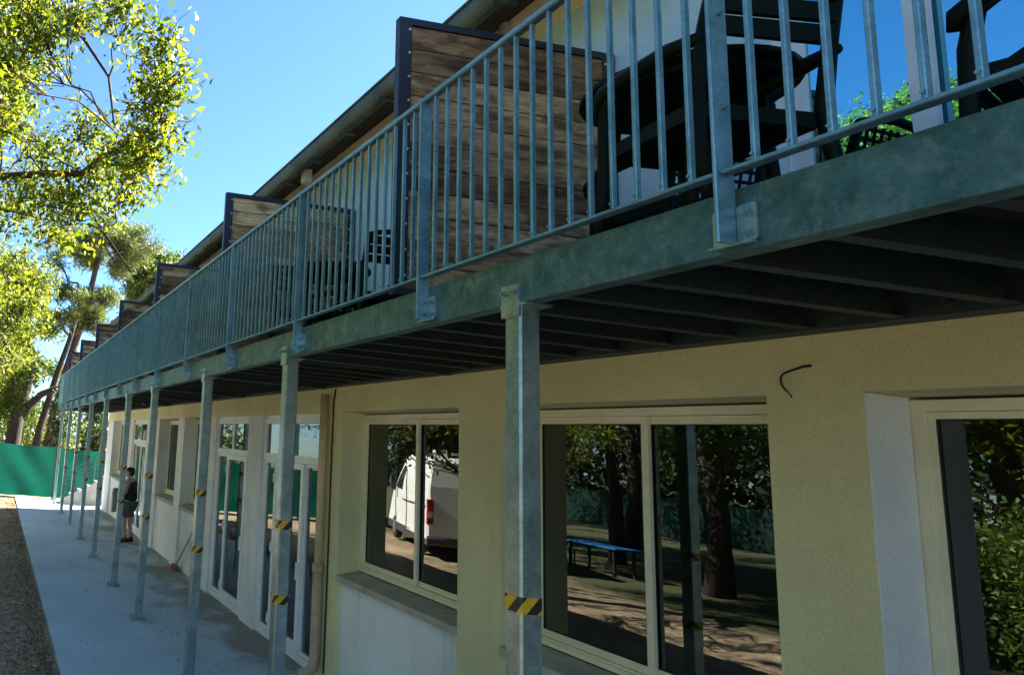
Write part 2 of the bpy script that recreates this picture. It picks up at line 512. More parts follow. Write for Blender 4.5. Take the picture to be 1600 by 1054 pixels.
def tag(o, label=None, cat=None, group=None, kind=None):
    if label: o['label'] = label
    if cat: o['category'] = cat
    if group: o['group'] = group
    if kind: o['kind'] = kind
    return o

def copy_tree(o, parent=None):
    c = o.copy()
    COL.objects.link(c)
    c.parent = parent
    for ch in list(o.children):
        copy_tree(ch, c)
    return c

def cells(x_br, z_br, solid, y0, y1):
    """wall from a grid of cells; faces only where solid meets open"""
    mb = MB()
    nx, nz = len(x_br) - 1, len(z_br) - 1
    S = [[solid((x_br[i] + x_br[i + 1]) / 2, (z_br[j] + z_br[j + 1]) / 2) for j in range(nz)] for i in range(nx)]
    for i in range(nx):
        for j in range(nz):
            if not S[i][j]: continue
            a, b, c, d = x_br[i], x_br[i + 1], z_br[j], z_br[j + 1]
            mb.add([(a, y0, c), (b, y0, c), (b, y0, d), (a, y0, d)], [(0, 1, 2, 3)])
            mb.add([(a, y1, c), (b, y1, c), (b, y1, d), (a, y1, d)], [(3, 2, 1, 0)])
            if i == 0 or not S[i - 1][j]: mb.add([(a, y0, c), (a, y1, c), (a, y1, d), (a, y0, d)], [(3, 2, 1, 0)])
            if i == nx - 1 or not S[i + 1][j]: mb.add([(b, y0, c), (b, y1, c), (b, y1, d), (b, y0, d)], [(0, 1, 2, 3)])
            if j == 0 or not S[i][j - 1]: mb.add([(a, y0, c), (b, y0, c), (b, y1, c), (a, y1, c)], [(3, 2, 1, 0)])
            if j == nz - 1 or not S[i][j + 1]: mb.add([(a, y0, d), (b, y0, d), (b, y1, d), (a, y1, d)], [(0, 1, 2, 3)])
    return mb

# ------------------------------------------------------------------ ground
g = MB()
N = 60
xs = np.concatenate([np.linspace(-300, -40, 8), np.linspace(-36, 14, 101), np.linspace(20, 200, 6)])
ys = np.concatenate([np.linspace(-250, -40, 6), np.linspace(-36, 12, 97), np.linspace(18, 200, 5)])
def gz(x, y):
    if y > -1.3 or abs(x) > 60 or y < -50: return -0.05
    return -0.045 + 0.018 * math.sin(x * 2.1 + y) * math.cos(y * 2.7) + random.uniform(-0.012, 0.012)
gv = [(x, y, gz(x, y)) for x in xs for y in ys]
ny = len(ys)
g.add(gv, [(i * ny + j, (i + 1) * ny + j, (i + 1) * ny + j + 1, i * ny + j + 1) for i in range(len(xs) - 1) for j in range(ny - 1)])
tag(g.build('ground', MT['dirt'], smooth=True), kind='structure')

pth = MB()
edge = [(-24.4 + 0.4 * i, -1.262 + random.uniform(-0.006, 0.006)) for i in range(83)]
for (xa, ya), (xb, yb) in zip(edge[:-1], edge[1:]):
    pth.add([(xa, ya, 0), (xb, yb, 0), (xb, 0.35, 0), (xa, 0.35, 0), (xa, ya, -0.09), (xb, yb, -0.09), (xb, 2.1, 0.09), (xa, 2.1, 0.09)], [(0, 1, 2, 3), (4, 5, 1, 0), (3, 2, 6, 7)])
tag(pth.build('path', MT['path']), kind='structure')

# ------------------------------------------------------------------ building
YW = 1.55
BO = (-8.0, 1.55, 0.0)
bld = tag(empty('building', BO), 'long two-storey cream building with white glazed doors and dark eaves', 'building')
X0, X1 = -21.6, 9.0
# (x left, x right, sill height or None for a door)
WIN = [(0.20, 2.15), (-2.12, -0.20), (-4.66, -2.62), (-11.45, -9.62), (-13.72, -11.95), (-20.45, -18.55), (2.62, 4.6), (5.1, 7.0)]
DOOR = [(-7.08, -5.22), (-9.30, -7.66), (-17.0, -15.1)]
HEAD = 3.0
xb = sorted({X0, X1} | {v for w in WIN + DOOR for v in w})
XS = -5.20
xb = sorted(set(xb) | {XS})
op = lambda x: any(a < x < b for a, b in WIN + DOOR)
cells(xb, [0.0, HEAD, 3.46], lambda x, z: z > HEAD or (x > XS and not op(x)), YW, YW + 0.36).build('ground_floor_wall', MT['cream'], bld, BO)
piers = [v for v in xb if v <= XS]
for a, b in zip(piers[:-1], piers[1:]):
    if not op((a + b) / 2):
        m = MB(); m.box(a, b, YW + 0.003, YW + 0.35, 0.0, HEAD - 0.001)
        m.build('pier', MT['apron'], bld, BO)

def frame_ring(mb, x0, x1, z0, z1, y0, y1, t, tb=None):
    tb = tb or t
    mb.box(x0, x0 + t, y0, y1, z0, z1)
    mb.box(x1 - t, x1, y0, y1, z0, z1)
    mb.box(x0 + t, x1 - t, y0, y1, z1 - t, z1)
    mb.box(x0 + t, x1 - t, y0, y1, z0, z0 + tb)

def window(x0, x1):
    z0, z1 = 1.33, 2.985
    slim = abs(x0 - 0.20) < 0.01
    st = 0.03 if slim else 0.048
    m = MB(); frame_ring(m, x0, x1, z0, z1, 1.795, 1.87, 0.05)
    if slim:
        rv = MB(); rv.box(x0 + 0.001, x0 + 0.008, YW + 0.012, 1.79, 1.27, HEAD - 0.004)
        rv.build('reveal_lining', MT['apron'], bld, BO)
    m.box(x0 + 0.05, x1 - 0.05, 1.78, 1.81, z0, z0 + 0.032)
    w = m.build('window', MT['cream_frame'], bld, BO)
    xm = (x0 + x1) / 2
    for k, (a, b) in enumerate(((x0 + 0.05, xm + 0.03), (xm - 0.03, x1 - 0.05))):
        y = 1.812 + 0.026 * k
        s = MB(); frame_ring(s, a, b, z0 + 0.052, z1 - 0.052, y, y + 0.024, st)
        s.build('sash', MT['cream_frame'], w, BO)
        gk = MB(); frame_ring(gk, a + st - 0.002, b - st + 0.002, z0 + 0.05 + st, z1 - 0.05 - st, y + 0.004, y + 0.02, 0.008)
        gk.build('gasket', MT['rubber'], w, BO)
        # a pane is one sheet, so that it reflects once
        pm = MB(); yy = y + 0.011
        pm.add([(a + st + .002, yy, z0 + 0.054 + st), (b - st - .002, yy, z0 + 0.054 + st), (b - st - .002, yy, z1 - 0.054 - st), (a + st + .002, yy, z1 - 0.054 - st)], [(0, 1, 2, 3)])
        pm.build('pane', MT['glass'], w, BO)
    sl_ = MB(); sl_.prism([(1.535, 1.20), (1.535, 1.262), (1.80, 1.318), (1.80, 1.20)], 'x', x0 - 0.0, x1 + 0.0)
    sl_.build('sill', MT['sill'], w, BO)
    ap = MB(); ap.box(x0, x1, YW + 0.055, YW + 0.25, 0.0, 1.20)
    ap.build('apron_wall', MT['apron'], bld, BO)
for a, b in WIN:
    window(a, b)

def door(x0, x1, bays, y=1.59, transom=2.42):
    z0, z1 = 0.085, 2.95
    m = MB(); frame_ring(m, x0, x1, z0, z1, y, y + 0.07, 0.07)
    m.box(x0 + 0.07, x1 - 0.07, y, y + 0.07, transom - 0.04, transom + 0.05)
    m.box(x0, x1, y + 0.01, y + 0.2, -0.05, 0.083)
    fill = MB()
    d = m.build('door', MT['white_frame'], bld, BO)
    h = MB(); h.box(x0 - 0.02, x1 + 0.02, y + 0.02, y + 0.2, z1 + 0.002, HEAD + 0.01)
    h.build('head_board', MT['white_frame'], d, BO)
    tot = sum(w for w, k in bays)
    W = x1 - x0 - 0.14
    x = x0 + 0.07
    mid = (x0 + x1) / 2
    tb = MB()
    tb.box(mid - 0.03, mid + 0.03, y + 0.004, y + 0.066, transom + 0.05, z1 - 0.07)
    tb.build('transom_bar', MT['white_frame'], d, BO)
    for a, b in ((x0 + 0.07, mid - 0.03), (mid + 0.03, x1 - 0.07)):
        pm = MB(); yy = y + 0.03
        pm.add([(a, yy, transom + 0.05), (b, yy, transom + 0.05), (b, yy, z1 - 0.07), (a, yy, z1 - 0.07)], [(0, 1, 2, 3)])
        pm.build('pane', MT['glass'], d, BO)
    for w, kind in bays:
        w = w / tot * W
        t = 0.075 if kind == 'leaf' else 0.035
        yo = -0.02 if kind == 'leaf' else 0.012
        lf = MB(); frame_ring(lf, x + 0.004, x + w - 0.004, z0 + 0.075, transom - 0.044, y + yo, y + yo + 0.05, t, 0.12 if kind == 'leaf' else 0.05)
        if kind == 'leaf':
            for zz in (0.35, 1.25, 2.15):
                lf.path([(x + 0.012, y + yo - 0.012, zz - 0.06), (x + 0.012, y + yo - 0.012, zz + 0.06)], 0.014, 6)
            lf.box(x + w - 0.06, x + w - 0.03, y + yo - 0.03, y + yo, 1.0, 1.2)
        lf.build('door_leaf' if kind == 'leaf' else 'sidelight', MT['white_frame'], d, BO)
        pm = MB(); yy = y + yo + 0.025
        zb = z0 + 0.075 + (0.12 if kind == 'leaf' else 0.05)
        pm.add([(x + t, yy, zb), (x + w - t, yy, zb), (x + w - t, yy, transom - 0.044 - t), (x + t, yy, transom - 0.044 - t)], [(0, 1, 2, 3)])
        pm.build('pane', MT['glass'], d, BO)
        x += w
door(-7.08, -5.22, [(0.55, 'side'), (0.62, 'leaf'), (0.62, 'leaf'), (0.5, 'side')])
door(-9.30, -7.66, [(0.62, 'side'), (1.0, 'leaf')])
door(-17.0, -15.1, [(0.5, 'side'), (0.65, 'leaf'), (0.65, 'leaf')])

# downpipe beside the doors, with its thin cable
dp = MB()
dp.path([(-4.98, 1.485, 3.2), (-4.98, 1.485, 1.27)], 0.046, 14)
dp.build('downpipe', MT['pipe_tan'], bld, BO, True)
dp = MB()
dp.path([(-4.98, 1.485, 1.29), (-4.98, 1.485, 0.30), (-4.975, 1.465, 0.22), (-4.965, 1.40, 0.17), (-4.955, 1.31, 0.15)], [0.055, 0.055, 0.055, 0.055, 0.058], 16)
dp.path([(-4.98, 1.485, 1.31), (-4.98, 1.485, 1.22)], 0.064, 16)
dp.path([(-4.98, 1.485, 0.80), (-4.98, 1.485, 0.77)], 0.060, 16)
dp.build('downpipe_base', MT['pipe'], bld, BO, True)
cb = MB()
cb.path([(-4.83, 1.54, 3.26), (-4.86, 1.535, 3.12), (-4.87, 1.538, 2.2), (-4.865, 1.538, 1.3), (-4.87, 1.538, 0.2)], 0.009, 6)
cb.build('cable', MT['cable'], bld, BO)
cb = MB()
cb.path([(0.012, 1.56, 3.134), (-0.005, 1.525, 3.127), (-0.04, 1.515, 3.113), (-0.072, 1.51, 3.101), (-0.088, 1.51, 3.092), (-0.097, 1.512, 3.078), (-0.099, 1.515, 3.055), (-0.096, 1.52, 3.035), (-0.085, 1.525, 3.015), (-0.074, 1.528, 3.0), (-0.066, 1.53, 2.984)], [0.0065, 0.0065, 0.005, 0.005, 0.005, 0.005, 0.005, 0.0045, 0.004, 0.003, 0.002], 8)
cb.path([(-0.08, 1.526, 3.008), (-0.070, 1.52, 3.0), (-0.060, 1.515, 2.992), (-0.058, 1.512, 2.982)], 0.002, 6)
cb.build('loose_cable_end', MT['cable'], bld, BO)

# upper storey
UP = []      # glazed openings of the upper rooms, one pair per room
bay = 3.49
PANX = [-1.04 - bay * i for i in range(7)]
for i in range(-2, 6):
    c = -1.04 - bay * i          # screen position; the room lies to the right of it
    UP.append((c + 0.95, c + 2.85))
UP = [(a, b) for a, b in UP if a > X0 + 0.3 and b < X1 - 0.2]
xb = sorted({X0, X1} | {v for w in UP for v in w})
mb = cells(xb, [3.46, 3.53, 5.62, 6.17], lambda x, z: not (3.53 < z < 5.62 and any(a < x < b for a, b in UP)), YW, YW + 0.3)
mb.build('upper_wall', MT['white_wall'], bld, BO)
fb = MB(); fb.box(X0 + 0.02, X1 - 0.02, YW - 0.012, YW - 0.002, 5.80, 6.15)
fb.build('eave_band', MT['eave'], bld, BO)
for a, b in UP:
    m = MB(); frame_ring(m, a, b, 3.53, 5.62, 1.575, 1.66, 0.05)
    xm = a + (b - a) * 0.298
    w = m.build('sliding_door', MT['white_frame'], bld, BO)
    for k, (p, q) in enumerate(((a + 0.05, xm + 0.05), (xm - 0.05, b - 0.05))):
        y = 1.59 + 0.03 * k
        s = MB(); frame_ring(s, p, q, 3.58, 5.57, y, y + 0.028, 0.085)
        s.build('sash', MT['white_frame'], w, BO)
        yy = y + 0.012
        pm = MB(); pm.add([(p + 0.085, yy, 3.665), (q - 0.085, yy, 3.665), (q - 0.085, yy, 5.485), (p + 0.085, yy, 5.485)], [(0, 1, 2, 3)])
        pm.build('pane', MT['glass_up'], w, BO)
# rooms behind the glass
rm = MB()
rm.box(X0 + 0.1, X1 - 0.1, 6.8, 7.0, 0.0, 6.1)
rm.box(X0, X0 + 0.3, YW + 0.36, 6.8, 0.0, 6.1)
rm.box(X1 - 0.3, X1, YW + 0.36, 6.8, 0.0, 6.1)
for x in (-5.0, -9.9, -14.6):
    rm.box(x - 0.08, x + 0.08, 1.95, 6.8, 0.03, 3.2)
for x in PANX:
    rm.box(x - 0.08, x + 0.08, 1.95, 6.8, 3.46, 6.1)
rm.build('room_walls', MT['room'], bld, BO)
sb = MB(); sb.box(X0 + 0.32, X1 - 0.32, YW + 0.37, 6.79, 3.2, 3.44)
sb.box(X0 + 0.32, X1 - 0.32, YW + 0.37, 6.79, -0.1, 0.025)
sb.box(X0 + 0.32, X1 - 0.32, YW + 0.37, 6.79, 6.0, 6.08)
sb.build('floor_slabs', MT['room'], bld, BO)

# roof, soffit, gutter
rf = MB()
sl_t = math.tan(R(30))
def roofz(y): return 5.93 + (y - 1.02) * sl_t
rf.prism([(0.98, roofz(0.98) + 0.03), (5.6, roofz(5.6) + 0.03), (5.6, roofz(5.6) + 0.12), (0.96, roofz(0.96) + 0.12)], 'x', X0 - 0.35, X1 + 0.4)
rf.prism([(5.62, roofz(5.6) + 0.03), (10.2, roofz(1.0) + 0.03), (10.2, roofz(1.0) + 0.12), (5.62, roofz(5.6) + 0.12)], 'x', X0 - 0.35, X1 + 0.4)
roof = rf.build('roof', MT['tiles'], bld, BO)
sf = MB(); sf.prism([(1.06, roofz(1.06) - 0.10), (1.54, roofz(1.54) - 0.10), (1.54, roofz(1.54) + 0.02), (1.06, roofz(1.06) + 0.02)], 'x', X0 - 0.33, X1 + 0.38)
sf.build('soffit', MT['soffit'], roof, BO)
gt = MB()
gp = []
for k in range(11):
    t = math.pi * (1.0 - k / 10) + math.pi
    gp.append((0.985 + 0.085 * math.cos(-t), 5.92 - 0.0 + 0.14 * -abs(math.sin(t))))
inner = [(0.985 + (p[0] - 0.985) * 0.9, p[1] + 0.012) for p in gp]
gt.prism(gp + inner[::-1], 'x', X0 - 0.35, X1 + 0.4)
gt.path([(X0 - 0.35, 0.895, 5.925), (X1 + 0.4, 0.895, 5.925)], 0.012, 8)
gt.build('gutter', MT['zinc'], roof, BO)
lb = MB(); lb.bbox(-5.05, -4.93, 1.09, 1.19, 5.72, 5.87, 0.015)
lb.build('soffit_box', MT['lamp_white'], bld, BO)
cl = MB(); cl.box(-0.02, 0.02, 0.892, 1.075, 5.76, 5.775)
cme = cl.mesh('gutter_bracket', MT['zinc'])
for i in range(40):
    put('gutter_bracket', cme, roof, (X1 - 0.2 - i * 0.78 - BO[0], -BO[1], 0))
pp = MB(); pp.path([(-2.02, 1.50, 6.1), (-2.02, 1.50, 3.5)], 0.04, 10)
pp.build('upper_pipe', MT['white_frame'], bld, BO, True)

# ------------------------------------------------------------------ balcony
BA = (-10.0, 0.7, 0.0)
bal = tag(empty('balcony', BA), 'galvanised steel balcony on square columns along the whole facade', 'balcony')
HB, HT = 3.25, 3.45
XA, XZ = -23.46, 5.2
def part(mb, name, mat, parent=bal, smooth=False):
    return mb.build(name, mat, parent, BA, smooth)
eb = MB()
eb.prism([(0.0, HB), (0.078, HB), (0.078, HB + 0.012), (0.011, HB + 0.016), (0.011, HT - 0.016), (0.078, HT - 0.012), (0.078, HT), (0.0, HT)][::-1], 'x', XA, XZ)
part(eb, 'edge_beam', MT['galv'])
lg = MB(); lg.prism([(1.43, 3.277), (1.545, 3.277), (1.545, 3.45), (1.43, 3.45)], 'x', XA + 1.7, XZ)
k = 0
x = 3.0
while x > -21:
    lg.disc((x, 1.43, 3.335 + 0.045 * (k % 2)), (0, -1, 0), 0.016, 0.02, 6)
    x -= 0.3; k += 1
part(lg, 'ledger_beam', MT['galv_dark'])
COLX = [0.0, -2.58, -4.87, -7.58, -9.72, -12.35, -14.78, -17.33, -19.95, -22.75]
for x in COLX[1:] + [2.5]:
    cbm = MB()
    cbm.box(x - 0.004, x + 0.004, 0.08, 1.43, HB + 0.009, HT - 0.009)
    cbm.box(x - 0.05, x + 0.05, 0.08, 1.43, HB, HB + 0.009)
    cbm.box(x - 0.05, x + 0.05, 0.08, 1.43, HT - 0.009, HT)
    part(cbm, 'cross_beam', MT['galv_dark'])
jm = MB(); jm.box(-0.004, 0.004, 0, 1.34, 0, 0.15); jm.box(0.004, 0.05, 0, 1.34, 0, 0.007)
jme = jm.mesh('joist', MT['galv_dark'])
x = 4.9
while x > -23.2:
    if min(abs(x - c) for c in COLX[1:] + [2.5]) > 0.12:
        put('joist', jme, bal, (x - BA[0], 0.085 - BA[1], 3.285))
    x -= 0.345
# deck boards run across the balcony, seen from below and along the edge
db = MB(); db.box(-0.066, 0.066, 0.085, 1.535, 0, 0.032)
dme = db.mesh('deck_board', MT['deck'])
x = 5.1
while x > XA:
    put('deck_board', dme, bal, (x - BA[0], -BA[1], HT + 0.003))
    x -= 0.137

# columns
def column(x, near):
    cm = MB(); cm.bbox(x - 0.05, x + 0.05, 0.0, 0.1, 0.012, HB - 0.012, 0.009)
    c = part(cm, 'column', MT['galv_col'])
    cp = MB(); cp.box(x - 0.075, x + 0.085, -0.004, 0.13, HB - 0.012, HB - 0.001)
    part(cp, 'cap_plate', MT['galv_col'], c)
    bk = MB(); bk.box(x - 0.056, x + 0.056, -0.012, -0.001, HB - 0.06, HB + 0.085)
    for dx in (-0.03, 0.03):
        bk.disc((x + dx, -0.012, HB + 0.05), (0, -1, 0), 0.014, 0.014, 6)
        bk.disc((x + dx, -0.024, HB + 0.05), (0, -1, 0), 0.007, 0.014, 6)
    part(bk, 'bracket', MT['galv_col'], c)
    bp_ = MB(); bp_.bbox(x - 0.11, x + 0.11, -0.06, 0.16, 0.001, 0.013, 0.01)
    for dx in (-0.08, 0.08):
        for dy in (-0.035, 0.135):
            bp_.disc((x + dx, dy, 0.012), (0, 0, 1), 0.012, 0.03, 6)
    part(bp_, 'base_plate', MT['galv_col'], c)
    for zz in ((1.97, 1.42)):
        zz += random.uniform(-0.025, 0.025) if x < -0.1 else 0.0
        tl = random.uniform(-0.012, 0.012)
        tp = MB(); tp.bbox(x - 0.0525, x + 0.0525, -0.0025, 0.1025, zz - 0.033, zz + 0.033, 0.009)
        t = tp.mesh('hazard_tape', MT['tape'], (x, 0.05, zz))
        o = put('hazard_tape', t, c, (x - BA[0], 0.05 - BA[1], zz))
for i, x in enumerate(COLX):
    column(x, i < 3)
column(2.5 + 0.08, False)

# railing
RY = -0.042
ZB, ZR = 3.49, 4.532
hr = MB(); hr.bbox(XA, XZ, RY - 0.024, RY + 0.024, ZR - 0.03, ZR, 0.006, 'x')
part(hr, 'handrail', MT['galv_rail'])
PX = [1.0 - 1.632 * i for i in range(-2, 16)]
PX = [p for p in PX if XA - 0.1 < p < XZ]
for a, b in zip(PX[1:], PX[:-1]):
    br = MB(); br.bbox(a + 0.012, b - 0.012, RY - 0.021, RY + 0.021, ZB, ZB + 0.014, 0.003, 'x')
    part(br, 'bottom_rail', MT['galv_rail'])
bm_ = MB(); bm_.bbox(-0.0068, 0.0068, -0.011, 0.011, 0.0, ZR - 0.031 - ZB - 0.015, 0.0025)
bm_.disc((0.0, -0.011, 0.02), (0, -1, 0), 0.006, 0.006, 6)
bme = bm_.mesh('baluster', MT['galv_rail'])
cnt = 0
for a, b in zip(PX[1:], PX[:-1]):
    for k in range(1, 16):
        x = a + (b - a) * k / 16
        put('baluster', bme, bal, (x - BA[0], RY - BA[1], ZB + 0.0145)); cnt += 1
for x in PX:
    pm = MB()
    pm.bbox(x - 0.006, x + 0.006, -0.076, -0.006, 3.27, ZR - 0.031, 0.003)
    for zz in (3.72, 4.05, 4.36):
        pm.disc((x + 0.006, -0.036, zz), (1, 0, 0), 0.011, 0.009, 8)
        pm.disc((x + 0.015, -0.036, zz), (1, 0, 0), 0.006, 0.008, 6)
    po = part(pm, 'rail_post', MT['galv_rail'])
    fp = MB()
    for s in (-1, 1):
        xa, xb_ = sorted((x + s * 0.008, x + s * 0.068))
        fp.bbox(xa, xb_, -0.010, -0.001, 3.272, 3.392, 0.008, 'y')
        for zz in (3.30, 3.362):
            fp.disc((x + s * 0.042, -0.010, zz), (0, -1, 0), 0.0125, 0.012, 6)
            fp.disc((x + s * 0.042, -0.022, zz), (0, -1, 0), 0.0065, 0.012, 6)
    fp.box(x - 0.066, x + 0.066, -0.03, -0.012, 3.262, 3.27)
    part(fp, 'post_foot', MT['galv_col'], po)

# ------------------------------------------------------------------ privacy screens
def screen(x, label):
    o = (x, 0.8, HT + 0.035)
    s = tag(empty('privacy_screen', o), label, 'privacy screen', 'timber privacy screens between the balconies')
    y0, y1, z0, z1 = 0.012, 1.535, HT + 0.038, 5.285
    f = MB()
    f.box(x - 0.025, x + 0.025, y0, y0 + 0.05, z0, z1)
    f.box(x - 0.025, x + 0.025, y1 - 0.05, y1, z0, z1)
    f.box(x - 0.025, x + 0.025, y0 + 0.05, y1 - 0.05, z1 - 0.045, z1)
    f.box(x - 0.025, x + 0.025, y0 + 0.05, y1 - 0.05, z0, z0 + 0.04)
    f.box(x + 0.019, x + 0.023, y0 + 0.05, y0 + 0.085, z0 + 0.041, z1 - 0.046)
    f.box(x + 0.019, x + 0.023, y1 - 0.085, y1 - 0.05, z0 + 0.041, z1 - 0.046)
    f.build('frame', MT['black'], s, o)
    sc = MB()
    n = 11
    for k in range(n):
        zz = z0 + 0.12 + k * (z1 - z0 - 0.2) / (n - 1)
        sc.disc((x + 0.023, y0 + 0.068, zz), (1, 0, 0), 0.0085, 0.005, 6)
        sc.disc((x + 0.023, y1 - 0.068, zz), (1, 0, 0), 0.0085, 0.005, 6)
    tag(sc.build('screws', MT['screw'], s, o), kind='stuff')
    n = 11
    h = (z1 - z0 - 0.087) / n
    for k in range(n):
        za = z0 + 0.041 + k * h
        dx = random.uniform(-0.003, 0.003)
        p = MB(); p.bbox(x - 0.012 + dx, x + 0.014 + dx, y0 + 0.051, y1 - 0.051, za + 0.003, za + h - 0.002, 0.004, 'y')
        me = p.mesh('plank', MT['wood'], (x, 0.8, za))
        put('plank', me, s, (0, 0, za - o[2]))
names = ['large nearest wooden privacy screen in black frame beside the dark table',
         'second wooden privacy screen in black frame, counted from the nearest one',
         'third wooden privacy screen in black frame, counted from the nearest one',
         'fourth wooden privacy screen along the balcony, counted from the nearest',
         'fifth wooden privacy screen along the balcony, counted from the nearest',
         'sixth wooden privacy screen along the balcony, small and far',
         'farthest wooden privacy screen at the left end of the balcony']
for x, nm in zip(PANX, names):
    screen(x, nm)

# ------------------------------------------------------------------ balcony furniture
def make_chair(label, loc, rz, lattice=False, group='dark resin armchairs on the balcony'):
    """local: seat faces +x, backrest at -x"""
    c = tag(empty('armchair', loc, rz), label, 'chair', group)
    m = MT['resin']
    st = MB()
    for k in range(6):
        xa = -0.21 + k * 0.074
        st.bbox(xa, xa + 0.066, -0.215, 0.215, 0.415, 0.437, 0.006, 'y')
    st.box(-0.205, 0.23, -0.235, -0.216, 0.375, 0.436)
    st.box(-0.205, 0.23, 0.216, 0.235, 0.375, 0.436)
    st.box(0.232, 0.25, -0.235, 0.235, 0.37, 0.43)
    st.box(-0.23, -0.212, -0.215, 0.215, 0.37, 0.43)
    st.build('seat', m, c)
    for sy in (-1, 1):
        y = sy * 0.245
        lf = MB()
        lf.path([(0.25, y * 1.06, 0.0), (0.235, y, 0.30), (0.225, y, 0.50), (0.20, y * 1.06, 0.61), (0.14, y * 1.12, 0.645)], [0.020, 0.024, 0.026, 0.026, 0.022], 8)
        lf.build('leg', m, c, smooth=True)
        lr = MB()
        lr.path([(-0.29, y * 1.04, 0.0), (-0.245, y, 0.30), (-0.235, y * 0.98, 0.45), (-0.28, y * 0.96, 0.70), (-0.33, y * 0.93, 0.90)], [0.020, 0.025, 0.027, 0.024, 0.020], 8)
        lr.build('leg', m, c, smooth=True)
        ar = MB()
        ar.path([(-0.29, y * 1.0, 0.655), (-0.16, y * 1.1, 0.665), (0.05, y * 1.14, 0.662), (0.17, y * 1.14, 0.65), (0.235, y * 1.12, 0.61), (0.245, y * 1.08, 0.56)], [0.022, 0.03, 0.034, 0.036, 0.030, 0.02], 8)
        ar.build('armrest', m, c, smooth=True)
    bk = MB()
    if lattice:
        for k in range(9):
            z = 0.47 + k * 0.05
            xx = -0.235 - (z - 0.45) * 0.21
            bk.box(xx - 0.008, xx + 0.008, -0.23, 0.23, z, z + 0.012)
        for k in range(10):
            y = -0.225 + k * 0.05
            bk.path([(-0.24, y, 0.46), (-0.335, y, 0.89)], 0.007, 5)
    else:
        for k in range(3):
            z = 0.665 + k * 0.078
            xx = -0.25 - (z - 0.45) * 0.2
            bk.prism([(z, xx - 0.010), (z, xx + 0.010), (z + 0.062, xx - 0.003), (z + 0.062, xx - 0.023)], 'y', -0.225, 0.225)
    tp = MB()
    bk.path([(-0.33, -0.23, 0.895), (-0.345, -0.12, 0.925), (-0.35, 0, 0.935), (-0.345, 0.12, 0.925), (-0.33, 0.23, 0.895)], 0.022, 8)
    bk.build('backrest', m, c)
    return c
ZD = HT + 0.036
make_chair('dark green slatted armchair pushed against the round table, its back to the viewer', (0.52, 0.45, ZD), R(173))
make_chair('dark lattice-backed armchair under the round table by the white wall', (-0.28, 1.14, ZD), R(176), True)
make_chair('dark armchair at the right edge near the balcony glass door', (1.27, 1.04, ZD), R(200))
make_chair('dark slatted armchair in the second balcony bay behind the nearest screen', (-2.95, 0.95, ZD), R(178))
make_chair('dark slatted armchair farther back in the second balcony bay, facing its neighbour', (-3.85, 0.75, ZD), R(20))
make_chair('dark armchair in the third balcony bay between two wooden screens', (-6.1, 0.8, ZD), R(160))
def table(loc, label):
    t = tag(empty('round_table', loc), label, 'table', 'round dark tables on the balcony')
    tp = MB()
    tp.path([(0, 0, 0.715), (0, 0, 0.72), (0, 0, 0.74), (0, 0, 0.745)], [0.37, 0.385, 0.385, 0.375], 36)
    tp.path([(0, 0, 0.685), (0, 0, 0.714)], 0.34, 30)
    tp.build('table_top', MT['resin'], t)
    for a in (45, 135, 225, 315):
        l_ = MB(); ca, sa = math.cos(R(a)), math.sin(R(a))
        l_.path([(0.24 * ca, 0.24 * sa, 0.69), (0.27 * ca, 0.27 * sa, 0.35), (0.30 * ca, 0.30 * sa, 0.0)], [0.024, 0.022, 0.018], 8)
        l_.build('leg', MT['resin'], t, smooth=True)
table((0.30, 0.60, ZD), 'round dark resin table on the nearest balcony, seen from below')
table((-3.4, 0.72, ZD), 'round dark resin table in the second balcony bay')

# ------------------------------------------------------------------ fences
def fence(p0, p1, h, step, label, name='windbreak_fence'):
    p0, p1 = Vector((*p0, 0)), Vector((*p1, 0))
    d = p1 - p0
    n = max(1, round(d.length / step))
    o = tuple(p0)
    f = tag(empty(name, o), label, 'fence')
    ax = d.normalized(); nr = Vector((-ax.y, ax.x, 0))
    for i in range(n + 1):
        q = p0 + d * i / n
        m = MB(); m.path([(q.x, q.y, -0.1), (q.x, q.y, h + 0.05)], 0.028, 8)
        m.build('post', MT['plastic_dark'], f, o)
    for i in range(n):
        m = MB(); K, J = 12, 6
        vs = []
        for a in range(K + 1):
            for b in range(J + 1):
                t = (i + a / K) / n
                wv = 0.05 * math.sin(a / K * math.pi) * math.sin(b * 1.3 + i * 2 + a * 0.9) + 0.035
                zt = 0.02 + (h - 0.02 - 0.05 * math.sin(a / K * math.pi)) * b / J
                q = p0 + d * t + nr * wv
                vs.append((q.x, q.y, zt))
        m.add(vs, [(a * (J + 1) + b, (a + 1) * (J + 1) + b, (a + 1) * (J + 1) + b + 1, a * (J + 1) + b + 1) for a in range(K) for b in range(J)])
        m.build('fabric_panel', MT['fabric'], f, o, True)
fence((-24.75, -9.0), (-24.75, 7.0), 1.9, 2.3, 'bright green windbreak mesh fence closing the far end of the path')
fence((-46, -29), (16, -29), 1.9, 2.6, 'long green windbreak fence mirrored in the sliding window panes')

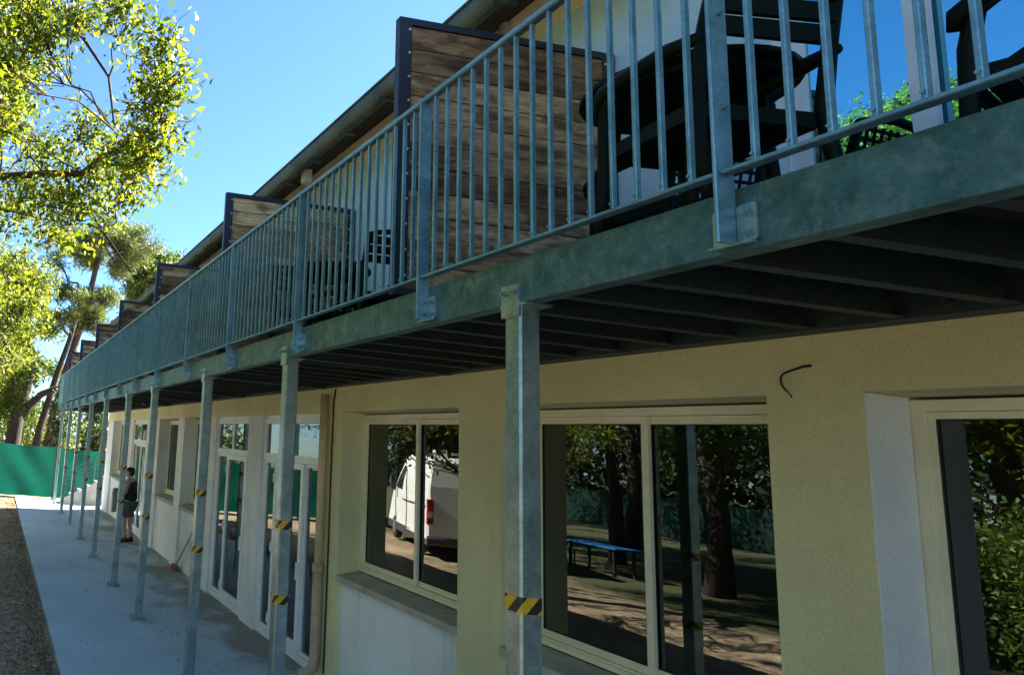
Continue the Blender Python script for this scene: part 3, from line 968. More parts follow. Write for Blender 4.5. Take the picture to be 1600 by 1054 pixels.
# ------------------------------------------------------------------ stairs at the far end
so_ = (-23.2, 1.2, 0)
stz = tag(empty('outdoor_stair', so_), 'pale concrete steps with thin steel railing beyond the end of the wall', 'stairs')
for k in range(7):
    m = MB(); m.box(-23.75, -22.95, 0.35 + 0.29 * k, 0.35 + 0.29 * (k + 1) + (0.4 if k == 6 else 0), 0.0, 0.17 * (k + 1))
    m.build('step', MT['concrete'], stz, so_)
m = MB(); m.prism([(0.30, 0.0), (2.5, 0.0), (2.5, 1.40), (0.30, 0.14)], 'x', -22.93, -22.86)
m.build('stringer_wall', MT['concrete'], stz, so_)
for k in range(7):
    m = MB(); zo = 0.18 + 0.145 * k
    m.path([(-22.895, 0.32, zo), (-22.895, 2.45, zo + 1.26)], 0.014 if k < 6 else 0.022, 6)
    m.build('rail_bar', MT['galv'], stz, so_)
for y in (0.36, 1.4, 2.4):
    m = MB(); m.path([(-22.895, y, 0.1 + (y - 0.3) * 0.59), (-22.895, y, 1.08 + (y - 0.3) * 0.59)], 0.022, 8)
    m.build('rail_post', MT['galv'], stz, so_)

# ------------------------------------------------------------------ trees
def leaf_mesh(name, mat, pts, size, jitter=0.35, width=0.42, droop=0.2, rng=RNG, updir=None, fold=0.22):
    n = len(pts)
    pts = np.asarray(pts, float)
    d = rng.normal(size=(n, 3)); d[:, 2] -= droop
    if updir is not None:
        d = d * 0.55 + np.asarray(updir)
    d /= np.linalg.norm(d, axis=1, keepdims=True)
    e = rng.normal(size=(n, 3))
    s = np.cross(d, e); s /= np.linalg.norm(s, axis=1, keepdims=True)
    u = np.cross(s, d)
    L = size * (1 + jitter * rng.uniform(-1, 1, size=(n, 1)))
    W = L * width * (1 + 0.3 * rng.uniform(-1, 1, size=(n, 1)))
    v = np.empty((n, 4, 3))
    v[:, 0] = pts
    v[:, 1] = pts + d * L * 0.5 + s * W * 0.5 + u * W * fold
    v[:, 2] = pts + d * L
    v[:, 3] = pts + d * L * 0.5 - s * W * 0.5 + u * W * fold
    me = bpy.data.meshes.new(name)
    me.vertices.add(n * 4); me.vertices.foreach_set('co', v.reshape(-1))
    me.loops.add(n * 4); me.loops.foreach_set('vertex_index', np.arange(n * 4, dtype=np.int32))
    me.polygons.add(n)
    me.polygons.foreach_set('loop_start', np.arange(0, n * 4, 4, dtype=np.int32))
    me.polygons.foreach_set('loop_total', np.full(n, 4, dtype=np.int32))
    me.materials.append(mat)
    me.update(calc_edges=True)
    return me

def wiggle(a, b, n, amp, rng=RNG, sag=0.0):
    a, b = np.array(a, float), np.array(b, float)
    L = np.linalg.norm(b - a)
    out = []
    off = np.zeros(3)
    for i in range(n + 1):
        t = i / n
        w = math.sin(math.pi * t)
        off = off * 0.6 + rng.normal(size=3) * amp * L
        out.append(a + (b - a) * t + off * w + np.array((0, 0, -sag * L * w)))
    return out

def tree(name, label, base, trunk, tr0, clumps, leafmat, barkmat, leaf, nleaf, cat='tree', group=None, twigs=9, tufts=None, extra=None, width=0.42, start=0.35):
    """trunk: list of points; clumps: (centre, radius[, squash]); limbs run from the trunk to every clump, twigs fill it, leaves sit on the twigs"""
    t = tag(empty(name, base), label, cat, group)
    wood = MB()
    n = len(trunk)
    rad = [tr0 * (1 - 0.62 * i / (n - 1)) for i in range(n)]
    rad[0] *= 1.25
    wood.path(trunk, rad, 12)
    T = np.array(trunk, float)
    SK = [(p, rad[i]) for i, p in enumerate(trunk) if i >= int(n * start)]
    for pts_, rd in (extra or []):
        SK += list(zip(pts_, rd))
    SP = np.array([p for p, _ in SK], float)
    lp = []
    wsum = sum(c[1] ** 2 for c in clumps)
    for c in clumps:
        ce = np.array(c[0], float); r = c[1]; sq = c[2] if len(c) > 2 else 0.75
        k = int(np.argmin(np.linalg.norm(SP - (ce - np.array((0, 0, r * 0.6))), axis=1)))
        limb = wiggle(SP[k], ce, 6, 0.05)
        r0 = max(0.008, SK[k][1] * 0.5 * min(1.0, r / 1.2 + 0.3))
        wood.path(limb, [r0 * (1 - 0.8 * i / 6) for i in range(7)], 7)
        m = max(3, int(nleaf * r * r / wsum))
        per = max(1, m // twigs)
        for w in range(twigs):
            v = RNG.normal(size=3); v /= np.linalg.norm(v)
            rr = r * RNG.uniform(0.55, 1.05)
            end = ce + v * rr * np.array((1, 1, sq))
            tw = wiggle(limb[RNG.integers(3, 7)], end, 4, 0.06)
            tr = max(0.005, r0 * 0.3)
            wood.path(tw, [tr, tr * 0.8, tr * 0.6, tr * 0.45, tr * 0.25], 4, False)
            tw = np.array(tw)
            q = RNG.uniform(0.2, 1.0, size=per) ** 0.7 * 4
            i0 = np.minimum(q.astype(int), 3); fr = (q - i0)[:, None]
            pos = tw[i0] * (1 - fr) + tw[i0 + 1] * fr
            sp = r * 0.20 if tufts is None else r * tufts
            pos = pos + np.clip(RNG.normal(size=pos.shape), -1.7, 1.7) * sp * np.array((1, 1, sq))
            lp.append(pos)
    if extra:
        for pts_, rd in extra:
            wood.path(pts_, rd, 8)
    wo = wood.build('trunk', barkmat, t, base, True)
    lp = np.concatenate(lp) - np.array(base)
    put('crown', leaf_mesh('crown', leafmat, lp, leaf, width=width), t)
    return t

def crown_clumps(c, r, n, cr, rng=RNG, zlow=-0.6):
    out = []
    while len(out) < n:
        v = rng.normal(size=3); v /= np.linalg.norm(v)
        if v[2] < zlow: continue
        k = rng.uniform(0.45, 1.0)
        out.append((np.array(c) + v * k * np.array(r), cr * rng.uniform(0.7, 1.25)))
    return out

# near oak: trunk stands left of the view, limbs reach over the path
near = [(-3.2, -2.37, 6.15), (-2.6, -1.97, 5.92), (-2.0, -1.65, 5.64), (-1.6, -1.43, 5.21), (-1.6, -1.36, 4.92), (-1.8, -1.45, 4.83), (-1.6, -1.38, 4.5), (-2.0, -1.57, 4.54), (-2.6, -1.78, 4.99), (-3.4, -2.2, 5.79), (-4.0, -2.45, 5.64), (-3.4, -2.05, 5.12), (-2.2, -1.45, 4.36), (-3.2, -1.91, 4.46), (-4.0, -2.27, 4.66), (-5.0, -2.1, 4.33), (-6.0, -2.22, 3.88), (-7.0, -2.05, 3.34), (-3.6, -1.82, 4.25), (-8.0, -2.11, 2.84), (-2.6, -1.69, 4.62), (-4.0, -2.59, 6.39), (-4.5, -2.15, 5.19), (-6.0, -1.95, 4.09), (-1.75, -1.42, 4.34)]
near += [(-8.5, -1.95, 3.3), (-9.5, -2.0, 2.9), (-7.5, -2.0, 3.9), (-9.0, -1.7, 4.4), (-10.5, -1.9, 3.7), (-6.4, -2.1, 3.1)]
cl_ = [(p, random.uniform(0.26, 0.38), 0.9) for p in near]
cl_ += [((p[0] + random.uniform(-.6, .3), p[1] - random.uniform(0.5, 1.5), p[2] + random.uniform(-0.2, 0.6)), random.uniform(0.35, 0.6)) for p in near]
cl_ += crown_clumps((-4.6, -5.0, 6.2), (2.6, 2.4, 1.9), 26, 0.75)
limb1 = [(-4.4, -5.0, 4.3), (-3.7, -3.7, 4.55), (-3.0, -2.43, 4.57), (-2.8, -2.06, 4.58), (-2.5, -1.77, 4.52), (-2.3, -1.63, 4.62), (-2.0, -1.44, 4.63), (-1.7, -1.34, 4.76)]
droop = [(-2.7, -1.91, 4.56), (-2.7, -1.73, 4.35), (-2.6, -1.54, 4.08), (-2.5, -1.32, 3.77)]
upb = [(-4.4, -4.6, 6.0), (-3.5, -3.0, 6.4), (-2.9, -2.19, 6.19), (-2.6, -1.87, 5.71), (-2.4, -1.65, 5.3), (-2.2, -1.59, 4.77)]
limb2 = [(-4.6, -4.9, 3.9), (-5.6, -3.4, 4.1), (-6.6, -2.3, 3.7), (-7.6, -2.05, 3.4), (-8.8, -2.0, 3.4)]
tree('oak_tree', 'near oak with sunlit yellow-green leaves reaching in from the left', (-4.5, -5.2, 0),
     [(-4.5, -5.2, -0.1), (-4.55, -5.15, 1.5), (-4.45, -5.1, 3.0), (-4.4, -5.0, 4.4), (-4.5, -4.8, 5.8), (-4.6, -4.9, 7.2)], 0.24,
     cl_, MT['leaf_oak'], MT['bark'], 0.056, 100000, twigs=22, start=0.5, tufts=0.16,
     extra=[(limb1, [0.075, 0.06, 0.035, 0.032, 0.026, 0.02, 0.014, 0.008]), (droop, [0.016, 0.013, 0.010, 0.005]),
            (upb, [0.05, 0.04, 0.022, 0.016, 0.012, 0.006]), (limb2, [0.07, 0.05, 0.03, 0.02, 0.012])])

tree('oak_tree', 'second oak along the path, only its sunlit outer leaves at the left edge', (-11.8, -6.2, 0),
     [(-11.8, -6.2, -0.1), (-11.7, -6.1, 1.6), (-11.6, -5.9, 3.2), (-11.6, -5.7, 4.8), (-11.5, -5.6, 6.6)], 0.25,
     crown_clumps((-12.4, -5.4, 6.3), (4.4, 2.9, 2.2), 44, 1.0) + [((-9.5, -2.3, 3.5), 0.6), ((-11, -2.1, 3.9), 0.7), ((-12.5, -2.2, 3.2), 0.7), ((-13.5, -2.0, 4.6), 0.8), ((-10.2, -2.1, 2.9), 0.55), ((-12.2, -2.0, 5.2), 0.8), ((-14.5, -1.9, 3.6), 0.75), ((-15.5, -1.9, 5.2), 0.9), ((-9.8, -2.15, 4.6), 0.6), ((-16, -2.0, 4.0), 0.8)], MT['leaf_oak'], MT['bark'], 0.10, 46000, twigs=14, tufts=0.28, start=0.5)

for x, y, cx, cy, wh in ((3.2, -7.2, 3.2, -7.2, 'behind the viewer, to the right'), (-22.5, -11.8, -22.5, -11.8, 'behind the van'), (-27.5, -10.0, -27.5, -10.0, 'at the left end of the yard'),
                 (-18.6, -11.0, -18.4, -8.4, 'overhanging the van'), (-18.2, -14.2, -17.4, -12.8, 'between the van and the long fence')):
    tree('yard_oak', 'dense shade oak ' + wh + ', mirrored in the panes', (x, y, 0), [(x, y, -0.1), (x, y, 2), (x * 0.6 + cx * 0.4, y * 0.6 + cy * 0.4, 4), (cx, cy + .1, 6.3)], 0.2,
         crown_clumps((cx, cy, 6.6), (3.3, 2.6, 1.9), 34, 1.2, zlow=-0.9), MT['leaf_mid'], MT['bark'], 0.18, 22000, group='shade oaks at the edge of the yard', twigs=12, tufts=0.36, start=0.5)

for x, y, h, r, lab in ((-5.6, -9.8, 3.0, 1.2, 'round sunlit bush mirrored in the right-hand window'), (-3.2, -10.8, 2.6, 1.1, 'lower bush beside the round one, mirrored in the right-hand window'), (-8.2, -11.5, 2.4, 1.1, 'dark low bush in the yard, left of the round sunlit one')):
    cs = [((x + random.uniform(-.5, .5) * r, y + random.uniform(-.5, .5) * r, 0.4 + (h - 0.9) * j / 7), r * random.uniform(0.5, 0.8), 0.85) for j in range(8)]
    tree('yard_bush', lab, (x, y, 0), [(x, y, -0.1), (x, y, h * 0.3), (x, y, h * 0.55), (x + .05, y, h * 0.7)], 0.07, cs, MT['leaf_mid'], MT['bark'], 0.09, 6000, cat='bush', group='bushes in the yard', twigs=10, tufts=0.35, start=0.0)

# trees beyond the far end
tree('pine_tree', 'tall pine with airy pale green crown behind the far fence', (-33, 0.3, 0),
     [(-33, 0.3, -0.1), (-32.8, 0.5, 3), (-32.4, 1.0, 6), (-32.2, 1.6, 9), (-32, 2.0, 12)], 0.3,
     crown_clumps((-32, 2.0, 11.6), (2.6, 2.6, 2.0), 20, 0.95), MT['leaf_pine'], MT['bark_red'], 0.30, 16000, group='trees beyond the far fence', width=0.14, twigs=10)
tree('pine_tree', 'lower spreading pine with grey limbs left of the last wooden screen', (-31.5, -0.4, 0),
     [(-31.5, -0.4, -0.1), (-31.4, -0.2, 2.5), (-31.1, 0.3, 5), (-31, 0.8, 7), (-31, 1.2, 9)], 0.22,
     crown_clumps((-31, 1.3, 8.2), (2.2, 2.0, 1.5), 15, 0.8), MT['leaf_pine'], MT['bark'], 0.26, 11000, group='trees beyond the far fence', width=0.16, twigs=10)
tree('leaning_tree', 'dark forked leaning trunk standing just behind the green fence', (-29, -1.55, 0),
     [(-29, -1.55, -0.1), (-29, -1.47, 1.58), (-29, -1.37, 3.25), (-29, -1.05, 4.7), (-29, -1.0, 5.6), (-29, -1.5, 6.7)], 0.42,
     crown_clumps((-29, -2.2, 8.2), (2.4, 2.6, 2.2), 18, 1.0), MT['leaf_oak'], MT['bark'], 0.17, 12000, group='trees beyond the far fence',
     extra=[([(-29, -1.4, 2.7), (-29, -0.9, 3.5), (-29, -0.4, 4.05), (-29, 0.5, 4.5), (-29, 1.2, 4.7)], [0.22, 0.18, 0.15, 0.12, 0.07])])
tree('leafy_tree', 'bushy tree whose crown rises above the roof behind the screens', (-37, 6.5, 0),
     [(-37, 6.5, -0.1), (-37, 6.5, 4), (-36.8, 6.4, 8), (-36.5, 6.3, 11.5)], 0.3,
     crown_clumps((-36.5, 6.0, 10.8), (3.0, 2.8, 2.6), 20, 1.1), MT['leaf_mid'], MT['bark'], 0.24, 12000, group='trees beyond the far fence')
for k, (x, y, h, r, lab, mt) in enumerate([(-27.2, 1.7, 4.6, 0.8, 'narrow dark evergreen right behind the stair railing', 'leaf_dark'),
                              (-27.4, 3.4, 5.2, 0.9, 'dark evergreen behind the end wall of the building', 'leaf_dark'),
                              (-28.0, 0.4, 4.3, 0.75, 'dark evergreen left of the stairs behind the fence', 'leaf_dark'),
                              (-34, -1.2, 4.0, 1.1, 'bright green bush seen past the leaning trunk', 'leaf_mid'),
                              (-35, 1.0, 3.6, 1.2, 'pale green bush behind the dark evergreens', 'leaf_oak'),
                              (-36, -3.2, 4.5, 1.3, 'leafy bush at the left edge behind the fence', 'leaf_mid')]):
    cs = [((x + random.uniform(-.3, .3) * r, y + random.uniform(-.3, .3) * r, 0.5 + (h - 0.6) * j / 6), r * (1.0 - 0.09 * j), 0.8) for j in range(7)]
    tree('evergreen_shrub' if mt == 'leaf_dark' else 'bush', lab, (x, y, 0), [(x, y, -0.1), (x, y, h * 0.3), (x, y, h * 0.6), (x + .05, y, h * 0.85)], 0.10, cs,
         MT[mt], MT['bark'], 0.13, 5200, cat='shrub' if mt == 'leaf_dark' else 'bush', group='shrubs behind the far fence', twigs=8, tufts=0.35, start=0.0)
tree('background_tree', 'tall shaded tree far behind the pines', (-44, -1.0, 0),
     [(-44, -1, -0.1), (-44, -1, 4), (-44, -0.8, 7), (-44, -0.5, 9)], 0.4,
     crown_clumps((-44, -1.0, 6.5), (3, 5.0, 3.2), 20, 1.4, zlow=-1), MT['leaf_mid'], MT['bark'], 0.3, 9000, group='trees beyond the far fence')

# the grove across the yard, mirrored in the panes
grove = [(-13.2, -12.2, 7.8, 'nearest the blue table'), (-8.4, -13.4, 8.4, 'opposite the white doors'), (0.6, -12.4, 8.0, 'opposite the right-hand window'), (6.4, -13.0, 8.4, 'beyond the right edge of the photo'),
         (-20.5, -13.5, 10.5, 'right behind the white van'), (-3.6, -14.0, 10.6, 'opposite the middle window'), (-27, -14.5, 10.5, 'left of the white van'), (-15.5, -17.5, 11.5, 'two rows behind the blue table'),
         (-10.5, -18.5, 11.5, 'in the second row opposite the doors'), (2.5, -17.5, 11.5, 'in the second row opposite the right window'), (-23.5, -20, 12, 'in the row behind the van'), (-5.5, -21, 12.5, 'in the third row before the fence'),
         (9.5, -17, 11.5, 'far right in the second row'), (-31, -23, 12, 'at the far corner of the yard fence'), (-17, -24.5, 12.5, 'close to the long green fence, behind the table'), (0, -25, 12.5, 'close to the long green fence, near its right end'), (-38, -20, 12, 'standing farthest left along the yard')]
for k, (x, y, h, wh) in enumerate(grove):
    tp = [(x, y, -0.1), (x + random.uniform(-.2, .2), y, h * 0.25), (x + random.uniform(-.4, .4), y + random.uniform(-.3, .3), h * 0.5), (x + random.uniform(-.5, .5), y, h * 0.75)]
    tree('grove_tree', ['oak', 'broad-leaved tree', 'dense evergreen oak'][k % 3] + ' ' + wh + ', mirrored in the panes', (x, y, 0), tp, 0.26,
         crown_clumps((x, y, h * 0.66), (3.2, 3.0, h * 0.30), 22, 1.3, zlow=-0.9), MT[['leaf_mid', 'leaf_oak', 'leaf_dark'][k % 3]], MT['bark'], 0.2, 9000, group='grove across the yard', twigs=10, tufts=0.3)

def wood_mass(x0, x1, y0, y1, h, n, nc):
    pts = []
    for k in range(nc):
        c = np.array((RNG.uniform(x0, x1), RNG.uniform(y0, y1), RNG.uniform(0.5, h)))
        r = RNG.uniform(1.2, 2.6)
        v = RNG.normal(size=(n // nc, 3)); v /= np.linalg.norm(v, axis=1, keepdims=True)
        pts.append(c + v * r * RNG.uniform(0.5, 1.0, size=(n // nc, 1)))
    pts = np.concatenate(pts)
    return pts[pts[:, 2] > -0.05]
tag(put('far_wood', leaf_mesh('far_wood', MT['leaf_deep'], wood_mass(-75, 30, -44, -32, 10.5, 80000, 420), 0.62)), 'dark wood beyond the long green fence, mirrored in the panes', 'wood', kind='stuff')
tag(put('distant_wood', leaf_mesh('distant_wood', MT['leaf_mid'], wood_mass(-62, -52, -16, 26, 4.6, 14000, 90), 0.5)), 'far trees low on the horizon beyond the pines', 'wood', kind='stuff')

# ------------------------------------------------------------------ van across the yard
def van():
    x0, y0 = -22.0, -7.15          # nose at -x, sunny side faces the building
    o = (-16.4, y0, 0)
    v = tag(empty('delivery_van', (-16.0, -6.14, 0), R(20)), 'white delivery van with roof beacon, mirrored in the left sliding window', 'van')
    L, W = 5.6, 2.05
    # side profile (x, z), rear at x = -16.45
    xr = x0 + L
    prof = [(xr, 0.42), (xr + 0.02, 1.0), (xr - 0.03, 1.75), (xr - 0.13, 2.38), (xr - 0.28, 2.50), (x0 + 2.2, 2.52), (x0 + 1.75, 2.42), (x0 + 0.95, 1.55), (x0 + 0.25, 1.28), (x0 + 0.02, 0.95), (x0, 0.45)]
    mb = MB()
    ins = [0.0, 0.0, 0.05, 0.14, 0.24, 0.24, 0.22, 0.06, 0.08, 0.05, 0.02]
    n = len(prof)
    rings = []
    for s in range(5):
        t = [0, 0.03, 0.5, 0.97, 1][s]
        for (px, pz), iv in zip(prof, ins):
            ya, yb = y0 - iv, y0 - W + iv
            shrink = 0.0 if 0 < s < 4 else 0.035
            cx, cz = -19.2, 1.4
            rings.append((px + (cx - px) * shrink * 0.5, ya + (yb - ya) * t, pz + (cz - pz) * shrink))
    fs = []
    for s in range(4):
        for i in range(n):
            fs.append((s * n + i, s * n + (i + 1) % n, (s + 1) * n + (i + 1) % n, (s + 1) * n + i))
    fs.append(tuple(range(n - 1, -1, -1))); fs.append(tuple(range(4 * n, 5 * n)))
    mb.add(rings, fs)
    body = mb.build('body', MT['van_white'], v, o)
    lines = MB()
    for x in (xr - 1.3, xr - 2.6, x0 + 1.3):
        lines.box(x - 0.008, x + 0.008, y0 - 0.02, y0 + 0.006, 0.5, 2.1)
    lines.box(xr - 0.008 + 0.0, xr + 0.028, y0 - W / 2 - 0.008, y0 - W / 2 + 0.008, 0.5, 1.7)
    lines.box(xr - 3.2, xr - 0.25, y0 - 0.02, y0 + 0.008, 1.22, 1.25)
    lines.box(xr - 0.62, xr - 0.44, y0 - 0.01, y0 + 0.02, 1.28, 1.32)
    lines.build('door_seams', MT['plastic_dark'], v, o)
    sk = MB(); sk.bbox(x0 + 0.02, xr + 0.05, y0 - W + 0.01, y0 - 0.01, 0.30, 0.52, 0.05, 'y')
    sk.build('bumper_skirt', MT['plastic_dark'], v, o)
    for x in (x0 + 1.0, xr - 1.05):
        for y in (y0 - 0.02, y0 - W + 0.24):
            w = MB(); w.path([(x, y - 0.22, 0.34), (x, y - 0.2, 0.34), (x, y - 0.02, 0.34), (x, y, 0.34)], [0.30, 0.34, 0.34, 0.30], 20)
            wo = w.build('wheel', MT['tyre'], v, o)
            rm_ = MB(); rm_.disc((x, y + 0.001, 0.34), (0, 1, 0), 0.19, 0.012, 16)
            rm_.build('rim', MT['rim'], wo, o)
    for y in (y0 - 0.005, y0 - W + 0.17):
        tl = MB(); tl.bbox(xr - 0.06, xr + 0.035, y - 0.16, y + 0.012, 0.82, 1.42, 0.02, 'z')
        t_ = tl.build('tail_lamp', MT['tail_red'], v, o)
        tc_ = MB(); tc_.bbox(xr + 0.0, xr + 0.042, y - 0.13, y - 0.02, 0.96, 1.12, 0.015, 'x')
        tc_.build('lamp_lens', MT['tail_clear'], t_, o)
    pl = MB(); pl.box(xr + 0.051, xr + 0.06, y0 - 1.3, y0 - 0.78, 0.55, 0.66)
    pl.build('number_plate', MT['plate'], v, o)
    hb = MB(); hb.box(xr + 0.02, xr + 0.05, y0 - 1.1, y0 - 0.93, 0.95, 1.1)
    hb.build('rear_handle', MT['plastic_dark'], v, o)
    ws = MB(); ws.add([(x0 + 1.72, y0 - 0.3, 2.36), (x0 + 0.98, y0 - 0.16, 1.58), (x0 + 0.98, y0 - W + 0.16, 1.58), (x0 + 1.72, y0 - W + 0.3, 2.36)], [(0, 1, 2, 3)])
    for p in range(len(ws.v)): ws.v[p] = (ws.v[p][0] - 0.02, ws.v[p][1], ws.v[p][2] + 0.02)
    ws.build('windscreen', MT['van_glass'], v, o)
    sw = MB(); sw.add([(x0 + 1.95, y0 - 0.16, 2.2), (x0 + 1.25, y0 - 0.04, 1.56), (x0 + 2.2, y0 - 0.04, 1.5), (x0 + 2.2, y0 - 0.16, 2.2)], [(0, 1, 2, 3)])
    for p in range(len(sw.v)): sw.v[p] = (sw.v[p][0], sw.v[p][1] + 0.02, sw.v[p][2])
    sw.build('side_window', MT['van_glass'], v, o)
    mr_ = MB(); mr_.bbox(x0 + 1.35, x0 + 1.5, y0 + 0.02, y0 + 0.24, 1.45, 1.85, 0.03, 'z')
    mr_.build('wing_mirror', MT['plastic_dark'], v, o)
    bc = MB(); bc.bbox(xr - 0.75, xr - 0.45, y0 - 0.62, y0 - 0.28, 2.50, 2.68, 0.03, 'z')
    b_ = bc.build('roof_box', MT['van_white'], v, o)
    for yy in (-0.38, -0.52):
        q = MB(); q.box(xr - 0.452, xr - 0.442, y0 + yy - 0.05, y0 + yy + 0.05, 2.59, 2.63)
        q.build('vent_slot', MT['plastic_dark'], b_, o)
    bc = MB(); bc.bbox(xr - 2.6, xr - 2.2, y0 - 0.55, y0 - 0.28, 2.51, 2.64, 0.04, 'z')
    bc.build('roof_vent', MT['van_white'], v, o)
    v.scale = (1.0, 1.0, 1.1)
    rr = MB(); rr.path([(xr - 0.4, y0 - 0.7, 2.6), (xr - 0.4, y0 - W + 0.3, 2.6)], 0.03, 8)
    rr.build('roof_bar', MT['rim'], v, o)
van()

# blue table across the yard
bo = (-15.6, -11.2, 0)
bt = tag(empty('picnic_table', bo), 'blue topped table under the trees, mirrored in the middle window', 'table')
m = MB(); m.bbox(-16.5, -14.7, -11.6, -10.8, 0.72, 0.76, 0.02, 'z'); m.build('table_top', MT['blue_top'], bt, bo)
for x in (-16.35, -14.85):
    for y in (-11.5, -10.9):
        m = MB(); m.box(x - 0.03, x + 0.03, y - 0.03, y + 0.03, 0, 0.72); m.build('leg', MT['black'], bt, bo)
co = (-16.9, -11.2, 0)
bc = tag(empty('blue_chair', co), 'blue chair at the end of the blue table, mirrored in the middle window', 'chair')
m = MB(); m.bbox(-17.15, -16.75, -11.45, -10.95, 0.43, 0.46, 0.02, 'z'); m.build('seat', MT['blue_top'], bc, co)
m = MB(); m.bbox(-17.18, -17.13, -11.45, -10.95, 0.5, 0.98, 0.015, 'z'); m.build('backrest', MT['blue_top'], bc, co)
for x in (-17.12, -16.8):
    for y in (-11.42, -10.98):
        m = MB(); m.box(x - 0.018, x + 0.018, y - 0.018, y + 0.018, 0, 0.5 if x < -17 else 0.43); m.build('leg', MT['black'], bc, co)

# ------------------------------------------------------------------ person
def skin_body(name, mat, verts, edges, radii, parent, root=0, sub=2):
    me = bpy.data.meshes.new(name)
    me.from_pydata(verts, edges, [])
    me.materials.append(mat)
    o = put(name, me, parent)
    md = o.modifiers.new('skin', 'SKIN')
    md.use_smooth_shade = True
    sv_ = me.skin_vertices[0].data
    for i, r in enumerate(radii):
        sv_[i].radius = r if hasattr(r, '__len__') else (r, r)
        sv_[i].use_root = (i == root)
    ss = o.modifiers.new('sub', 'SUBSURF'); ss.levels = sub; ss.render_levels = sub
    return o
PO = (-14.5, 1.12, 0.046)
per = tag(empty('person', PO, R(-125)), 'person in black sleeveless top, cap and grey shorts standing under the balcony', 'person')
# local: faces +x, left is +y
V = [(0, 0, 0.96), (0, 0, 1.10), (0.02, 0, 1.28), (0.0, 0, 1.44), (0.01, 0, 1.51),                 # 0 pelvis .. 4 neck
     (-0.01, 0.17, 1.41), (0.02, 0.22, 1.14), (0.27, 0.16, 1.10),                                     # 5-7 left arm
     (-0.01, -0.17, 1.41), (0.02, -0.22, 1.14), (0.27, -0.14, 1.12),                                  # 8-10 right arm
     (0.0, 0.10, 0.90), (0.03, 0.12, 0.50), (-0.02, 0.13, 0.09),                                      # 11-13 left leg
     (0.0, -0.10, 0.90), (0.0, -0.12, 0.50), (-0.06, -0.14, 0.09)]                                    # 14-16 right leg
E_ = [(0, 1), (1, 2), (2, 3), (3, 4), (3, 5), (5, 6), (6, 7), (3, 8), (8, 9), (9, 10), (0, 11), (11, 12), (12, 13), (0, 14), (14, 15), (15, 16)]
RD = [(.15, .12), (.15, .12), (.16, .12), (.11, .10), .055, .062, .048, .032, .062, .048, .032, .085, .060, .042, .085, .060, .042]
skin_body('body', MT['skin'], V, E_, RD, per)
hd = MB(); hd.ell((0.03, 0, 1.63), (0.098, 0.076, 0.118), 16, 12); hd.ell((0.125, 0, 1.615), (0.022, 0.016, 0.024), 8, 6)
hd.ell((0.02, 0.078, 1.62), (0.02, 0.012, 0.032), 8, 6); hd.ell((0.02, -0.078, 1.62), (0.02, 0.012, 0.032), 8, 6)
hd.ell((0.075, 0, 1.55), (0.045, 0.045, 0.04), 10, 8)
hd.build('head', MT['skin'], per, smooth=True)
hr_ = MB(); hr_.ell((0.005, 0, 1.64), (0.095, 0.083, 0.10), 14, 10); hr_.build('hair', MT['cloth_black'], per, smooth=True)
cp = MB(); cp.ell((0.02, 0, 1.685), (0.112, 0.09, 0.075), 16, 10)
cp.add([(0.09, -0.075, 1.69), (0.17, -0.06, 1.675), (0.205, 0, 1.67), (0.17, 0.06, 1.675), (0.09, 0.075, 1.69), (0.09, 0, 1.70)], [(0, 1, 2, 5), (5, 2, 3, 4)])
cp.build('cap', MT['cloth_black'], per, smooth=True)
TV = [(0, 0, 0.92), (0, 0, 1.08), (0.015, 0, 1.27), (0.0, 0, 1.41), (-0.005, 0.125, 1.42), (-0.005, -0.125, 1.42)]
skin_body('tank_top', MT['cloth_black'], TV, [(0, 1), (1, 2), (2, 3), (3, 4), (3, 5)], [(.21, .175), (.215, .19), (.21, .17), (.14, .125), .08, .08], per)
SV = [(0, 0, 0.93), (0, 0.105, 0.86), (0.025, 0.118, 0.56), (0, -0.105, 0.86), (0.0, -0.118, 0.56)]
skin_body('shorts', MT['cloth_grey'], SV, [(0, 1), (1, 2), (0, 3), (3, 4)], [(.165, .135), .115, .105, .115, .105], per)
for sx, y in ((-0.02, 0.13), (-0.06, -0.14)):
    sh = MB(); sh.ell((sx + 0.06, y, 0.045), (0.145, 0.05, 0.045), 14, 8); sh.ell((sx, y, 0.085), (0.06, 0.048, 0.06), 10, 8)
    for p in range(len(sh.v)):
        sh.v[p] = (sh.v[p][0], sh.v[p][1], max(0.0, sh.v[p][2]))
    sh.build('shoe', MT['shoe'], per, smooth=True)
for sy, bx, by, bz in ((1, 0.27, 0.16, 1.10), (-1, 0.27, -0.14, 1.12)):
    h = MB()
    h.path([(bx, by, bz), (bx + 0.05, by - sy * 0.01, bz + 0.005), (bx + 0.09, by - sy * 0.015, bz + 0.01)], [0.026, 0.036, 0.030], 8)
    for j, ln in enumerate((0.07, 0.08, 0.075, 0.06)):
        zz = bz + 0.03 - j * 0.019
        a = Vector((bx + 0.085, by - sy * 0.018, zz))
        h.path([a, a + Vector((ln * 0.6, -sy * 0.005, 0)), a + Vector((ln * 0.75, -sy * 0.035, 0))], [0.009, 0.009, 0.007], 6)
    h.path([(bx + 0.04, by - sy * 0.02, bz + 0.03), (bx + 0.07, by - sy * 0.045, bz + 0.05), (bx + 0.10, by - sy * 0.05, bz + 0.05)], [0.011, 0.010, 0.008], 6)
    h.build('hand', MT['skin'], per, smooth=True)
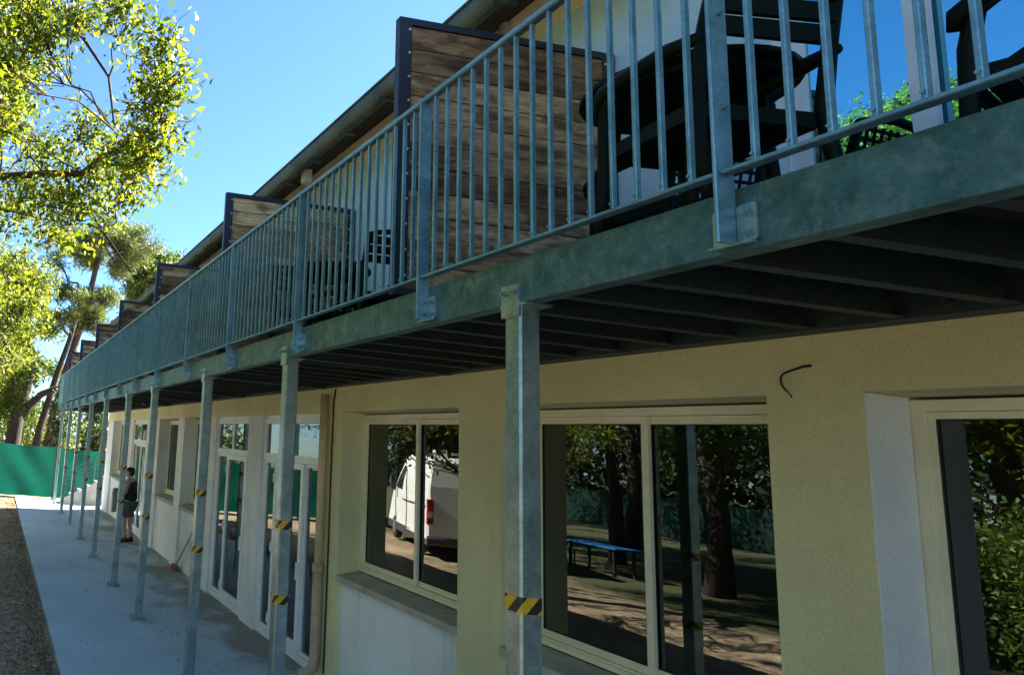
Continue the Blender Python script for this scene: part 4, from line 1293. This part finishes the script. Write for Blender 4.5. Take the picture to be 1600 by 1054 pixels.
# the board between the hands, standing free of the figure
pw = Matrix.Rotation(R(-125), 4, 'Z') @ Vector((0.385, 0.0, 0))
hb_o = (PO[0] + pw.x, PO[1] + pw.y, 0.70)
hbd = MB(); hbd.bbox(-0.02, 0.02, -0.125, 0.125, 0.0, 0.55, 0.008, 'z')
hbd.path([(0.0, -0.12, 0.55), (0.0, 0.0, 0.565), (0.0, 0.12, 0.55)], 0.018, 8)
bd = hbd.build('grey_board', MT['board'])
bd.location = hb_o; bd.rotation_euler = (0, 0, R(-125))
tag(bd, 'pale grey board held upright in front of the person', 'board')

# ------------------------------------------------------------------ broom
bo = (-11.2, 1.56, 0.06)
b = tag(empty('broom', bo), 'broom with reddish head leaning on the white wall below the window', 'broom')
m = MB(); m.path([(-11.2, 1.50, 0.13), (-10.25, 1.585, 1.04)], 0.014, 8); m.build('handle', MT['broomwood'], b, bo)
m = MB(); m.bbox(-11.36, -11.06, 1.45, 1.54, 0.10, 0.16, 0.015, 'z')
hd_ = m.build('head', MT['bristle'], b, bo)
m = MB()
for i in range(26):
    x = -11.35 + 0.28 * i / 25
    for y in (1.47, 1.495, 1.52):
        m.path([(x, y, 0.105), (x + random.uniform(-.012, .012), y + random.uniform(-.012, .012), 0.066)], 0.005, 4)
m.build('bristles', MT['bristle'], hd_, bo)

# ------------------------------------------------------------------ leaf litter and grass along the path edge
n = 9000
px_ = RNG.uniform(-24, 6, n)
py_ = -1.3 - np.abs(RNG.normal(0, 0.55, n))
py_ = np.where(RNG.uniform(size=n) < 0.05, RNG.uniform(-1.2, 1.4, n), py_)
pz_ = np.where(py_ > -1.26, 0.012, -0.025)
me = leaf_mesh('leaf_litter', MT['litter'], np.stack([px_, py_, pz_], 1), 0.062, updir=None, width=0.5)
co_ = np.empty(len(me.vertices) * 3); me.vertices.foreach_get('co', co_); co_ = co_.reshape(-1, 4, 3)
co_[:, 1:, 2] = co_[:, :1, 2] + (co_[:, 1:, 2] - co_[:, :1, 2]) * 0.25
co_[:, :, 2] = np.maximum(co_[:, :, 2], np.where(co_[:, :1, 1] > -1.24, 0.006, -0.04))
me.vertices.foreach_set('co', co_.reshape(-1)); me.update()
tag(put('leaf_litter', me), 'dry fallen leaves scattered on the dirt beside the path', 'leaf litter', kind='stuff')
n = 2600
px_ = RNG.uniform(-22, 4, n); py_ = -1.33 - np.abs(RNG.normal(0, 0.16, n))
me = leaf_mesh('path_edge_grass', MT['grass'], np.stack([px_, py_, np.full(n, -0.05)], 1), 0.07, updir=(0, 0, 1.0), width=0.12)
tag(put('path_edge_grass', me), 'thin dry grass tufts along the edge of the path', 'grass', kind='stuff')
print('balusters', cnt)
